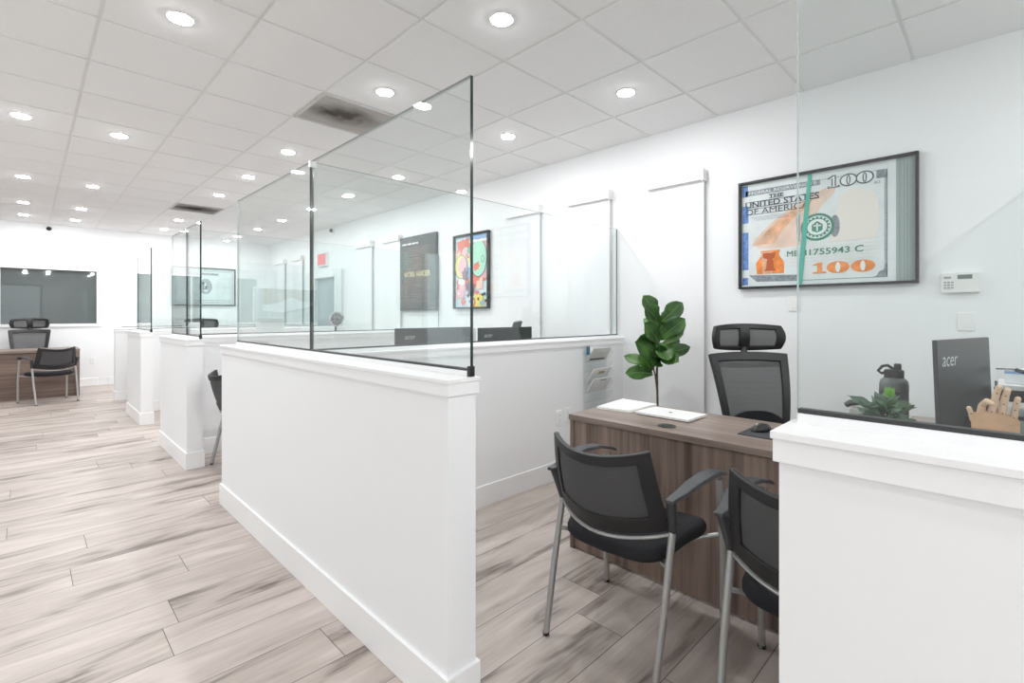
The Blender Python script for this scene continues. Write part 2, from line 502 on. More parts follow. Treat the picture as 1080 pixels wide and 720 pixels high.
# ceiling vents
def vent_mat():
    m, nt, b = new_mat('vent_dusty')
    L = nt.links.new
    tc = nt.nodes.new('ShaderNodeTexCoord')
    n = nt.nodes.new('ShaderNodeTexNoise'); n.inputs['Scale'].default_value = 5; n.inputs['Detail'].default_value = 4; n.inputs['Distortion'].default_value = .8
    L(tc.outputs['Object'], n.inputs['Vector'])
    g = nt.nodes.new('ShaderNodeTexGradient'); g.gradient_type = 'SPHERICAL'
    mp = nt.nodes.new('ShaderNodeMapping'); mp.inputs['Scale'].default_value = (2.6, 4.2, 1)
    L(tc.outputs['Object'], mp.inputs['Vector']); L(mp.outputs[0], g.inputs['Vector'])
    mu = nt.nodes.new('ShaderNodeMath'); mu.operation = 'MULTIPLY'
    L(n.outputs['Fac'], mu.inputs[0]); L(g.outputs['Fac'], mu.inputs[1])
    r = nt.nodes.new('ShaderNodeValToRGB')
    r.color_ramp.elements[0].position = .05; r.color_ramp.elements[0].color = (.60, .58, .555, 1)
    r.color_ramp.elements[1].position = .40; r.color_ramp.elements[1].color = (.10, .08, .07, 1)
    L(mu.outputs[0], r.inputs['Fac']); L(r.outputs[0], b.inputs['Base Color'])
    b.inputs['Roughness'].default_value = .7
    return m
VENT = vent_mat(); VENTF = simple('vent_frame', (.62, .62, .60), .5)
vt = None
for (i, j), lab in (((2, 3), 'square ceiling air vent with dark dust stains, nearest the camera'), ((2, 11), 'smaller looking far ceiling air vent above the back booths')):
    x, y = cell_c(i, j)
    if vt is None:
        vt = empty('ceiling_vent', (x, y, HC), 0, lab, 'air vent', 'ceiling air vents')
        a = .295
        f = MB().box(-a, a, -a, -a + .02, -.004, .005).box(-a, a, a - .02, a, -.004, .005).box(-a, -a + .02, -a + .02, a - .02, -.004, .005).box(a - .02, a, -a + .02, a - .02, -.004, .005)
        f.build('vent_frame', VENTF, vt, smooth=False)
        s = MB()
        for k in range(14):
            yy = -.255 + k * .039
            vs = [(-.275, yy - .012, .000), (.275, yy - .012, .000), (.275, yy + .018, .004), (-.275, yy + .018, .004)]
            s.add(vs + [(p[0], p[1], p[2] + .0015) for p in vs], [(0, 1, 2, 3), (7, 6, 5, 4), (0, 4, 5, 1), (2, 6, 7, 3)])
        s.build('louvre', VENT, vt, smooth=False)
        MB().box(-.275, .275, -.275, .275, .0046, .0056).build('backing', VENT, vt, smooth=False)
    else:
        copy_tree(vt, (x, y, HC), 0, lab, 'ceiling air vents')

# dome cameras
cm = empty('dome_camera', (.28, YB, 2.79), 0, 'small black security camera on the back wall above the dark window', 'security camera', 'dome security cameras')
MB().tube([(0, 0, 0), (0, -.03, 0)], .055, 20).build('camera_base', WHITE, cm)
MB().tube([(0, -.03, 0), (0, -.05, -.004), (0, -.068, -.008), (0, -.076, -.01)], [.036, .034, .022, .006], 18).build('lens_dome', BLK, cm)
copy_tree(cm, (WR, 8.5, 2.80), -PI / 2, 'small black security camera high on the right wall near the exit sign', 'dome security cameras')

# ------------------------------------------------------------------ roller blinds on the right wall (local x = to the viewer's right, -y = into the room)
def on_right(y): return (WR, y, 0)
RZ = -PI / 2
BLSH = simple('blind_fabric', (.84, .84, .86), .75, bump=.1, bscale=800)
bl = None
blinds = [(1.70, 2.20, 'white roller blind between the hundred dollar picture and the fig plant'),
          (2.59, 3.11, 'white roller blind just left of the fig plant, behind the glass panel edge'),
          (3.475, 3.985, 'white roller blind nearest the colourful abstract picture'),
          (6.22, 6.73, 'white roller blind just left of the dark poster'),
          (7.05, 7.56, 'second white roller blind left of the dark poster'),
          (9.78, 10.34, 'white roller blind just beyond the grey blue doorway'),
          (10.73, 11.25, 'white roller blind farthest away, next to the back corner')]
for y0, y1, lab in blinds:
    w = (y1 - y0); c = (y0 + y1) / 2
    if bl is None:
        bl = empty('roller_blind', (WR, c, 0), RZ, lab, 'roller blind', 'white roller blinds on the right wall')
        h = w / 2
        MB().box(-h, h - .012, -.068, -.002, 2.378, 2.43).build('cassette', WHITE, bl, bevel=.004)
        MB().box(h - .012, h + .006, -.075, -.002, 2.37, 2.465).build('bracket', OFFW, bl, bevel=.003)
        MB().box(-h + .012, h - .006, -.034, -.030, .32, 2.385).build('blind_fabric', BLSH, bl, smooth=False)
        MB().box(-h + .012, h - .006, -.040, -.024, .295, .32).build('bottom_bar', WHITE, bl, bevel=.003)
        MB().tube([(h, -.05, 2.40), (h, -.05, 1.15)], .0025, 6).build('pull_chain', OFFW, bl)
    else:
        copy_tree(bl, (WR, c, 0), RZ, lab, 'white roller blinds on the right wall')

# ------------------------------------------------------------------ pictures
def frame_mb(w, h, t, d, back=0):
    return MB().box(-w / 2, w / 2, -d, back, 0, t).box(-w / 2, w / 2, -d, back, h - t, h).box(-w / 2, -w / 2 + t, -d, back, t, h - t).box(w / 2 - t, w / 2, -d, back, t, h - t)

# --- the hundred dollar picture
PW_, PH_ = 1.071, .81
p1 = empty('framed_picture', (WR - .004, (1.435 + .364) / 2, 1.487), RZ, 'large framed banknote picture with orange 100 on the right wall', 'picture')
frame_mb(PW_, PH_, .017, .038).build('frame', BLK, p1, bevel=.002)
BILL = simple('note_paper', (.70, .75, .755), .5, noise=.06, nscale=9)
CREAM = simple('note_cream', (.78, .74, .68), .5)
COPP = simple('note_copper', (.72, .42, .26), .5, noise=.25, nscale=14)
COPL = simple('note_copper_light', (.75, .58, .48), .5, noise=.1, nscale=10)
ORNG = simple('note_orange', (.82, .26, .055), .5, noise=.2, nscale=20)
RUST = simple('note_rust', (.48, .10, .03), .5)
NGRN = simple('note_green', (.04, .22, .15), .5)
TEAL = simple('band_teal', (.06, .42, .33), .4)
NBLU = simple('note_blue', (.13, .26, .58), .5, noise=.35, nscale=40)
STK = simple('note_stack_edge', (.38, .46, .45), .6)
STKD = simple('note_stack_dark', (.16, .2, .2), .6)
NINK = simple('note_ink', (.06, .075, .09), .5)
NMID = simple('note_midgrey', (.24, .27, .30), .5, noise=.3, nscale=60)
PALE = simple('note_pale', (.74, .79, .79), .5)
OX = -PW_ / 2
art = MB()
def merge(a, b, ma, mb_):
    o = len(ma); ma += mb_
    a.add(b.v, b.f); a.m[-len(b.f):] = [o + q for q in b.m]
def rect(mb, a0, a1, b0, b1, lay, mi): mb.add([(OX + a0, lay, b0), (OX + a1, lay, b0), (OX + a1, lay, b1), (OX + a0, lay, b1)], [(0, 1, 2, 3)], mi)
def poly(mb, pts, lay, mi): mb.add([(OX + a, lay, b) for a, b in pts], [tuple(range(len(pts)))], mi)
def ell(mb, ca, cb_, ra, rb, lay, mi, n=36, a0=0, a1=2 * PI):
    poly(mb, [(ca + ra * math.cos(a0 + (a1 - a0) * k / n), cb_ + rb * math.sin(a0 + (a1 - a0) * k / n)) for k in range(n + (0 if a1 - a0 > 6.28 else 1))], lay, mi)
def ringp(mb, ca, cb_, ra, rb, th, lay, mi, n=40):
    vs = []; 
    for k in range(n):
        a = 2 * PI * k / n
        vs.append((OX + ca + ra * math.cos(a), lay, cb_ + rb * math.sin(a)))
        vs.append((OX + ca + (ra - th) * math.cos(a), lay, cb_ + (rb - th) * math.sin(a)))
    mb.add(vs, [(2 * k, 2 * ((k + 1) % n), 2 * ((k + 1) % n) + 1, 2 * k + 1) for k in range(n)], mi)
amats = [BILL, CREAM, COPP, COPL, ORNG, RUST, NBLU, STK, STKD, NMID, PALE]
ly = lambda k: -.010 - k * .0006
art.add([(OX + .017, ly(0), .017), (OX + PW_ - .017, ly(0), .017), (OX + PW_ - .017, ly(0), PH_ - .017), (OX + .017, ly(0), PH_ - .017)], [(0, 1, 2, 3)], 0)
rect(art, .017, .07, .017, .79, ly(1), 10)
# copper ribbon sweeping up from the ink well
poly(art, [(.09, .33), (.16, .42), (.25, .50), (.36, .575), (.48, .64), (.56, .672), (.64, .68), (.62, .63), (.55, .56), (.50, .47), (.47, .38), (.42, .30), (.30, .29), (.16, .30)], ly(1), 3)
poly(art, [(.12, .33), (.20, .43), (.29, .505), (.40, .575), (.50, .62), (.47, .57), (.38, .50), (.30, .42), (.25, .33)], ly(2), 2)
# cream portrait oval
cr_ = [(.60, .30), (.62, .46), (.655, .60), (.71, .645), (.77, .648), (.83, .62), (.862, .57), (.876, .48), (.872, .36), (.85, .31)]
poly(art, cr_, ly(2), 1)
rect(art, .958, 1.054, .017, .793, ly(1), 7)
for k in range(16):
    a = .960 + k * .006 + random.uniform(0, .003)
    rect(art, a, a + random.uniform(.0008, .0022), .017, .793, ly(2), 8 if k % 3 == 0 or k < 4 else 9)
rect(art, .022, .062, .70, .784, ly(2), 6); rect(art, .022, .066, .50, .63, ly(2), 6); rect(art, .022, .066, .145, .43, ly(2), 6); rect(art, .022, .064, .03, .085, ly(2), 6)
# ornate borders
for k in range(64):
    b = .06 + k * .0103
    rect(art, .898, .914, b, b + .006, ly(2), 9)
rect(art, .910, .914, .05, .73, ly(3), 8)
rect(art, .857, .914, .684, .738, ly(3), 9)
poly(art, [(.914, .145), (.902, .12), (.895, .095), (.872, .085), (.86, .06), (.835, .048), (.914, .048)], ly(3), 9)
rect(art, .40, .914, .046, .050, ly(2), 8)
poly(art, [(.07, .104), (.397, .090), (.397, .046), (.125, .052)], ly(2), 9)
rect(art, .045, .54, .704, .742, ly(2), 9)
rect(art, .54, .858, .735, .738, ly(2), 9)
for k in range(9):
    b = .34 + k * .012
    rect(art, .10, .36, b * .5 + .17, b * .5 + .1715, ly(3), 3)
for k in range(7):
    rect(art, .34, .87, .30 - k * .024, .302 - k * .024, ly(3), 3)
# ink well and bell
poly(art, [(.127, .108), (.312, .108), (.312, .19), (.287, .228), (.277, .25), (.287, .279), (.15, .279), (.16, .25), (.146, .225), (.120, .19)], ly(3), 4)
poly(art, [(.17, .108), (.235, .108), (.24, .27), (.155, .272)], ly(3.4), 2)
poly(art, [(.178, .128), (.262, .128), (.246, .15), (.24, .20), (.234, .215), (.25, .225), (.255, .262), (.168, .262), (.17, .228), (.202, .215), (.196, .20), (.192, .15)], ly(4), 5)
# grey bar of the one and zero behind the seal
poly(art, [(.392, .50), (.415, .515), (.415, .325), (.397, .325)], ly(3), 9)
ell(art, .628, .408, .028, .075, ly(2.6), 9)
let = MB()
text_mb(let, 'FEDERAL RESERVE NOTE', OX + .07, .712, .022, -ly(4), 1, width=.45, bold=.008)
def slab(mb, txt, x, z, h, w):
    text_mb(mb, txt, OX + x, z, h, -ly(4), 0, width=w, bold=.02 if 'M' not in txt else 0)
    for zz in (z - .0015, z + h - .002):       # engraved hairlines that tie the serifs together
        rect(mb, x, x + w, zz, zz + .0035, ly(4), 0)
slab(let, 'THE', .21, .667, .026, .10)
slab(let, 'UNITED STATES', .045, .614, .042, .49)
slab(let, 'OF AMERICA', .045, .560, .042, .43)
for k in range(3):
    text_mb(let, 'THIS NOTE IS LEGAL TENDER FOR ALL DEBTS', OX + .08 + .02 * k, .535 - k * .012, .007, -ly(4), 2, width=.30)
text_mb(let, 'B2', OX + .848, .652, .017, -ly(4), 2, width=.03)
merge(art, let, amats, [NINK, PALE, NMID])
ser = MB(); text_mb(ser, 'MB', OX + .333, .222, .042, -ly(4), 0, width=.075, bold=0); text_mb(ser, '81755943 C', OX + .425, .222, .042, -ly(4), 0, width=.363, bold=.012)
merge(art, ser, amats, [NGRN])
hd = MB()
def one(mb, a, b, w, h, lay, mi, g=0):
    poly(mb, [(a + g, b + g), (a + w - g, b + g), (a + w - g, b + .16 * h - g * .3), (a + .70 * w - g, b + .16 * h - g * .3), (a + .70 * w - g, b + h - g), (a + .42 * w + g, b + h - g), (a + g, b + .80 * h - g), (a + g, b + .72 * h), (a + .34 * w + g, b + .76 * h), (a + .34 * w + g, b + .16 * h - g * .3), (a + g, b + .16 * h - g * .3)], lay, mi)
one(hd, .585, .668, .070, .085, ly(4), 0); one(hd, .585, .668, .070, .085, ly(5), 1, .007)
for ca in (.705, .795):
    ell(hd, ca, .706, .050, .042, ly(4 + (ca > .75) * .1), 0); ell(hd, ca, .706, .042, .034, ly(5), 1); ell(hd, ca, .706, .012, .033, ly(6), 0); ell(hd, ca, .706, .005, .026, ly(7), 1)
hd.build('numeral', [NINK, PALE], p1, smooth=False, fix=False)
oh = MB()
one(oh, .495, .090, .082, .076, ly(4), 0)
for ca in (.645, .785):
    ell(oh, ca, .127, .066, .040, ly(4), 0); ell(oh, ca, .127, .014, .034, ly(5), 1)
oh.build('orange_numeral', [ORNG, PALE], p1, smooth=False, fix=False)
sl = MB()
n = 44
sl.add([(OX + .523 + .106 * (1 if k % 2 else .93) * math.cos(2 * PI * k / (2 * n)), ly(4), .414 + .098 * (1 if k % 2 else .93) * math.sin(2 * PI * k / (2 * n))) for k in range(2 * n)], [tuple(range(2 * n))], 0)
ringp(sl, .523, .414, .085, .078, .006, ly(5), 1)
ell(sl, .523, .414, .060, .055, ly(5), 1)
poly(sl, [(.49, .39), (.523, .375), (.556, .39), (.556, .43), (.523, .455), (.49, .43)], ly(6), 0)
rect(sl, .500, .546, .418, .428, ly(7), 1); rect(sl, .518, .528, .385, .44, ly(7), 1)
for k in range(18):
    a = 2 * PI * k / 18
    ell(sl, .523 + .072 * math.cos(a), .414 + .066 * math.sin(a), .006, .006, ly(5), 1, n=6)
sl.build('seal', [NGRN, PALE], p1, smooth=False, fix=False)
art.build('print', amats, p1, smooth=False, fix=False)
bd = MB().add([(OX + .467, ly(8), .79), (OX + .492, ly(8), .79), (OX + .430, ly(8), .02), (OX + .396, ly(8), .02)], [(0, 1, 2, 3)])
bd.build('band_stripe', TEAL, p1, smooth=False, fix=False)

# --- colourful abstract picture
p2 = empty('framed_picture', (WR - .004, 4.636, 1.366), RZ, 'tall framed picture of bright multicoloured abstract shapes on the right wall', 'picture')
w2, h2 = .67, .93
frame_mb(w2, h2, .022, .045).build('frame', BLK, p2, bevel=.002)
PC = [simple('art_' + n_, c, .5) for n_, c in (('sky', (.62, .78, .86)), ('coral', (.80, .22, .16)), ('mint', (.42, .74, .58)), ('yellow', (.85, .74, .20)), ('plum', (.22, .12, .18)), ('peach', (.85, .62, .50)), ('blue', (.25, .42, .68)), ('white', (.85, .85, .84)), ('green', (.14, .40, .25)), ('pink', (.82, .45, .50)), ('line', (.03, .03, .04)))]
OX = -w2 / 2
a2 = MB(); rect(a2, .022, w2 - .022, .022, h2 - .022, -.012, 0)
rs = random.Random(3)
def blob(mb, ca, cb_, r, lay, mi, n=14, k=.35, sq=1.0):
    ph = [rs.uniform(1 - k, 1 + k) for _ in range(n)]
    pts = [(min(max(ca + r * ph[q] * math.cos(2 * PI * q / n), .024), w2 - .024), min(max(cb_ + sq * r * ph[q] * math.sin(2 * PI * q / n), .024), h2 - .024)) for q in range(n)]
    poly(mb, pts, lay, mi)
for k in range(46):
    blob(a2, rs.uniform(.05, .62), rs.uniform(.05, .88), rs.uniform(.04, .10), -.0126 - k * .00012, rs.choice([0, 1, 1, 5, 9, 7, 3, 6, 7, 5]))
B = -.0190
ell(a2, .47, .62, .155, .235, B, 10); ell(a2, .47, .62, .147, .227, B - .0004, 2)
ell(a2, .14, .53, .125, .15, B, 10); ell(a2, .14, .53, .118, .142, B - .0004, 3); ell(a2, .17, .53, .085, .12, B - .0008, 9)
blob(a2, .44, .52, .055, B - .001, 1); blob(a2, .22, .42, .055, B - .001, 4, sq=1.4); blob(a2, .31, .25, .085, B - .001, 4, k=.5)
blob(a2, .30, .72, .05, B - .001, 8); ell(a2, .55, .60, .03, .045, B - .0012, 8); ell(a2, .55, .60, .02, .033, B - .0016, 2)
blob(a2, .12, .78, .08, B - .001, 1, k=.5); blob(a2, .50, .30, .08, B - .001, 5, k=.5); blob(a2, .14, .22, .10, B - .001, 9, k=.5); blob(a2, .46, .14, .07, B - .001, 3, k=.5)
blob(a2, .45, .20, .03, B - .0014, 1); rect(a2, .30, .645, .85, .90, B - .001, 6); rect(a2, .30, .645, .815, .845, B - .001, 7)
for k in range(9): blob(a2, rs.uniform(.06, .62), rs.uniform(.06, .2), .02, B - .0016, rs.choice([6, 7, 10, 2]))
a2.build('print', PC, p2, smooth=False, fix=False)

# --- dark poster with gold lettering
p3 = empty('framed_picture', (WR - .030, 5.782, 1.35), RZ, 'dark grey poster with gold WORK HARDER lettering on the right wall', 'picture')
w3, h3 = .87, 1.05
POST = simple('poster_slate', (.035, .045, .052), .35, noise=.25, nscale=6)
GOLD = simple('poster_gold', (.95, .74, .36), .4)
PMUT = simple('poster_muted', (.22, .16, .13), .5, noise=.5, nscale=25)
pp = MB().box(-w3 / 2, w3 / 2, -.014, .028, 0, h3); pmats = [POST]
OX = -w3 / 2
tb = MB()
for j in range(22):
    if 10 <= j <= 11: continue
    for i in range(12):
        rect(tb, .12 + i * .052, .12 + i * .052 + rs.uniform(.025, .045), .12 + j * .036, .12 + j * .036 + rs.uniform(.012, .02), -.0146, 0)
merge(pp, tb, pmats, [PMUT])
tx = MB(); text_mb(tx, 'WORK HARDER', OX + .11, .475, .075, .0156, 0, width=.64, bold=.008)
merge(pp, tx, pmats, [GOLD])
tx = MB()
for a_, b_ in ((.06, .17), (.19, .30), (.315, .39), (.41, .46)): rect(tx, a_, b_, .935, .958, -.0156, 0)
merge(pp, tx, pmats, [WHITE]); pp.build('panel', pmats, p3, smooth=False, fix=False)

# --- card style picture on the back wall
p4 = empty('framed_picture', (2.63, YB - .004, 1.483), 0, 'pale silver framed picture with dark oval on the back wall', 'picture')
w4, h4 = 1.144, .79
frame_mb(w4, h4, .022, .035).build('frame', BLK, p4, bevel=.002)
CARD = simple('card_silver', (.62, .68, .69), .45, noise=.05, nscale=4)
OX = -w4 / 2
c4 = MB(); rect(c4, .022, w4 - .022, .022, h4 - .022, -.010, 0)
for q in (.05, .075):
    rect(c4, q, w4 - q, q, q + .004, -.0108, 1); rect(c4, q, w4 - q, h4 - q - .004, h4 - q, -.0108, 1)
    rect(c4, q, q + .004, q, h4 - q, -.0108, 1); rect(c4, w4 - q - .004, w4 - q, q, h4 - q, -.0108, 1)
ell(c4, .585, .40, .115, .155, -.0112, 1); ell(c4, .585, .40, .108, .148, -.0116, 2)
for k in range(10):
    ell(c4, .585 + rs.uniform(-.06, .06), .40 + rs.uniform(-.09, .09), rs.uniform(.015, .04), rs.uniform(.015, .045), -.0120 - k * .0001, 1 if k % 2 else 0, n=9)
rect(c4, .84, 1.03, .385, .390, -.0112, 3); rect(c4, .17, .36, .385, .390, -.0112, 3)
rect(c4, .17, 1.05, .105, .118, -.0112, 3)
cm4 = [CARD, INK, GREYINK, GREYINK]
tx = MB(); text_mb(tx, 'GO WORK', OX + .28, .635, .045, .0125, 0, width=.56, bold=.02)
merge(c4, tx, cm4, [INK]); c4.build('print', cm4, p4, smooth=False, fix=False)

# --- exit sign
ex = empty('exit_sign', (WR, 8.885, 2.19), RZ, 'red lettered exit sign above the grey blue doorway', 'exit sign')
MB().box(-.19, .19, -.05, 0, 0, .25).build('housing', WHITE, ex, bevel=.004)
EXR = emit('exit_red', (.75, .05, .06), .7)
ef = MB().box(-.175, .175, -.053, -.05, .02, .23); em = [simple('exit_pink', (.72, .22, .24), .4)]
tx = MB(); text_mb(tx, 'EXIT', -.14, .05, .15, .054, 0, width=.28, bold=.02); merge(ef, tx, em, [EXR]); ef.build('face', em, ex, smooth=False, fix=False)

# --- wall keypad and plates
kp = empty('alarm_keypad', (WR, .177, 1.421), RZ, 'white alarm keypad with small grey display on the right wall', 'keypad')
MB().box(-.084, .084, -.026, 0, 0, .118).build('housing', OFFW, kp, bevel=.004)
MB().box(-.012, .052, -.0275, -.026, .080, .105).build('display', simple('lcd_grey', (.16, .19, .19), .25), kp, smooth=False)
bt = MB()
for r_ in range(3):
    for c_ in range(3): bt.box(-.072 + c_ * .016, -.061 + c_ * .016, -.028, -.026, .025 + r_ * .016, .034 + r_ * .016)
bt.build('buttons', GREYINK, kp, smooth=False)
MB().box(-.072, -.04, -.027, -.026, .084, .096).build('logo_plate', GREYINK, kp, smooth=False)
pl = empty('wall_plate', (WR, .152, 1.197), RZ, 'white blank wall plate below the alarm keypad', 'wall plate', 'white wall plates')
MB().box(-.037, .037, -.007, 0, 0, .108).build('plate', WHITE, pl, bevel=.003)
MB().box(-.018, .018, -.010, -.007, .022, .086).build('rocker', WHITE, pl, bevel=.002)
copy_tree(pl, (WR, 1.06, 1.317), RZ, 'white blank wall plate under the banknote picture', 'white wall plates')
def outlet(loc, rz, lab):
    o = empty('wall_outlet', loc, rz, lab, 'outlet', 'white wall outlets')
    MB().box(-.037, .037, -.007, 0, 0, .118).build('plate', WHITE, o, bevel=.003)
    for z in (.022, .066): MB().box(-.017, .017, -.010, -.007, z, z + .03).box(-.008, -.005, -.0105, -.0098, z + .012, z + .022, 1).box(.005, .008, -.0105, -.0098, z + .012, z + .022, 1).build('socket', [WHITE, GREYINK], o, smooth=False)
    return o
RIBF = 2.54 - .058
o1 = outlet((2.975, RIBF, .418), 0, 'left one of two white outlets low on the half wall behind the brown desk')
copy_tree(o1, (3.078, RIBF, .425), 0, 'right one of two white outlets low on the half wall behind the brown desk', 'white wall outlets')
copy_tree(o1, (.86, YB, .40), 0, 'white outlet low on the back wall right of the far desk', 'white wall outlets')

# ------------------------------------------------------------------ visitor chairs (local +x = the way the sitter faces)
def guest_chair(label):
    t = empty('visitor_chair', (0, 0, 0), 0, label, 'chair', 'black mesh visitor chairs with silver legs')
    # seat
    def seat(u, v):
        a = 2 * PI * u
        return None
    s = MB()
    prof = []
    N = 36
    def outline(sc, z, dx=0):
        pts = []
        for k in range(N):
            a = 2 * PI * k / N
            ca, sa = math.cos(a), math.sin(a)
            e = .42
            x = (abs(ca) ** e) * (1 if ca >= 0 else -1); y = (abs(sa) ** e) * (1 if sa >= 0 else -1)
            wy = .232 - .012 * (x < 0)
            pts.append((.035 + dx + x * .250 * sc, y * wy * sc, z + (-.018 * max(0, x) ** 2) + .012 * (y * y)))
        return pts
    rings = [outline(.90, .392), outline(.97, .396), outline(1, .408), outline(1, .425), outline(.975, .440), outline(.90, .448), outline(.55, .444), outline(.05, .440)]
    vs = [p for r_ in rings for p in r_]
    fs = []
    for i in range(len(rings) - 1):
        for k in range(N):
            fs.append((i * N + k, i * N + (k + 1) % N, (i + 1) * N + (k + 1) % N, (i + 1) * N + k))
    fs.append(tuple(range(N))[::-1]); fs.append(tuple((len(rings) - 1) * N + k for k in range(N)))
    s.add(vs, fs).build('seat', FABRIC, t, angle=60)
    # backrest surface
    def back(u, v):
        q = u * 2 - 1
        hw_ = .234 - .028 * v ** 1.5
        z = .528 + .292 * v - .030 * (1 - q * q) * v - .030 * (1 - q * q) * (1 - v)
        x = -.140 - .095 * v - .010 * math.sin(v * PI) - .100 * (1 - q * q) * (1 - .12 * v)
        return (x, q * hw_, z)
    inn = lambda u, v: abs(u * 2 - 1) < .80 and .20 < v < .87
    MB().grid(back, 30, 24, mask=lambda u, v: not inn(u, v)).build('backrest_frame', BLKF, t, solid=.020, bevel=.004, fix=True)
    MB().grid(back, 30, 24, mask=lambda u, v: abs(u * 2 - 1) < .86 and .14 < v < .90).build('backrest_mesh', NET_G, t, solid=.004)
    for sgn in (-1, 1):
        y = .244 * sgn
        # rear leg
        lg = MB().tube([(-.262, y * .97, .004), (-.20, y, .27), (-.140, y, .530)], .0125, 12, flat=1.15).build('leg', STEEL, t)
        MB().lathe([(.013, 0), (.014, .012)], (-.262, y * .97, 0), 12).build('foot', BLK, lg)
        yf = .278 * sgn
        lg = MB().tube([(.245, yf, .004), (.242, yf, .30), (.225, .268 * sgn, .625)], .0135, 12, flat=1.1).build('leg', STEEL, t)
        MB().lathe([(.014, 0), (.015, .012)], (.245, yf, 0), 12).build('foot', BLK, lg)
        MB().tube([(-.172, y, .405), (-.13, .20 * sgn, .392), (.0, .15 * sgn, .385), (.17, .19 * sgn, .380), (.205, .225 * sgn, .388), (.243, yf, .402)], .009, 8).build('seat_rail', STEEL, t)
        # armrest: sleeve on the upright and arched pad
        ar = MB().tube([(-.140, y, .522), (-.152, y * 1.02, .57), (-.172, y * 1.05, .625), (-.185, y * 1.07, .652)], [.0155, .019, .019, .016], 10)
        path = [(-.205, .262, .646), (-.165, .262, .650), (-.12, .266, .655), (-.05, .275, .672), (.05, .280, .680), (.15, .277, .672), (.235, .268, .652), (.275, .262, .636)]
        wid = [.018, .021, .025, .031, .034, .033, .030, .024]
        top = []; 
        vs = []
        for (x, yy, z), w_ in zip(path, wid):
            yy *= sgn
            vs += [(x, yy - w_, z - .004), (x, yy + w_, z - .004), (x, yy + w_ * .8, z + .009), (x, yy - w_ * .8, z + .009)]
        fs = []
        for i in range(len(path) - 1):
            for k in range(4):
                fs.append((i * 4 + k, i * 4 + (k + 1) % 4, i * 4 + 4 + (k + 1) % 4, i * 4 + 4 + k))
        fs += [(0, 1, 2, 3), tuple(len(vs) - 4 + k for k in range(4))]
        ar.add(vs, fs)
        ar.build('armrest', ARMG, t, bevel=.003, angle=50)
    bar = [( -.142 - .098 * (1 - (k / 6 - 1) ** 2), .240 * (k / 6 - 1), .512 - .034 * (1 - (k / 6 - 1) ** 2)) for k in range(13)]
    MB().tube(bar, .0065, 8).build('support_bar', STEEL, t)
    return t

gc = guest_chair('black mesh visitor chair with both arms in full view before the brown desk')
gc.location = (1.752, 1.075, 0); gc.rotation_euler.z = math.radians(1.5)
GRP = 'black mesh visitor chairs with silver legs'
copy_tree(gc, (1.775, .385, 0), 0, 'black mesh visitor chair partly hidden behind the nearest half wall', GRP)
copy_tree(gc, (1.385, 4.585, 0), math.radians(-2), 'black mesh visitor chair mostly hidden behind the long half wall, beside the aisle', GRP)
copy_tree(gc, (.25, 10.02, 0), math.radians(107), 'black mesh visitor chair in front of the far brown desk', GRP)

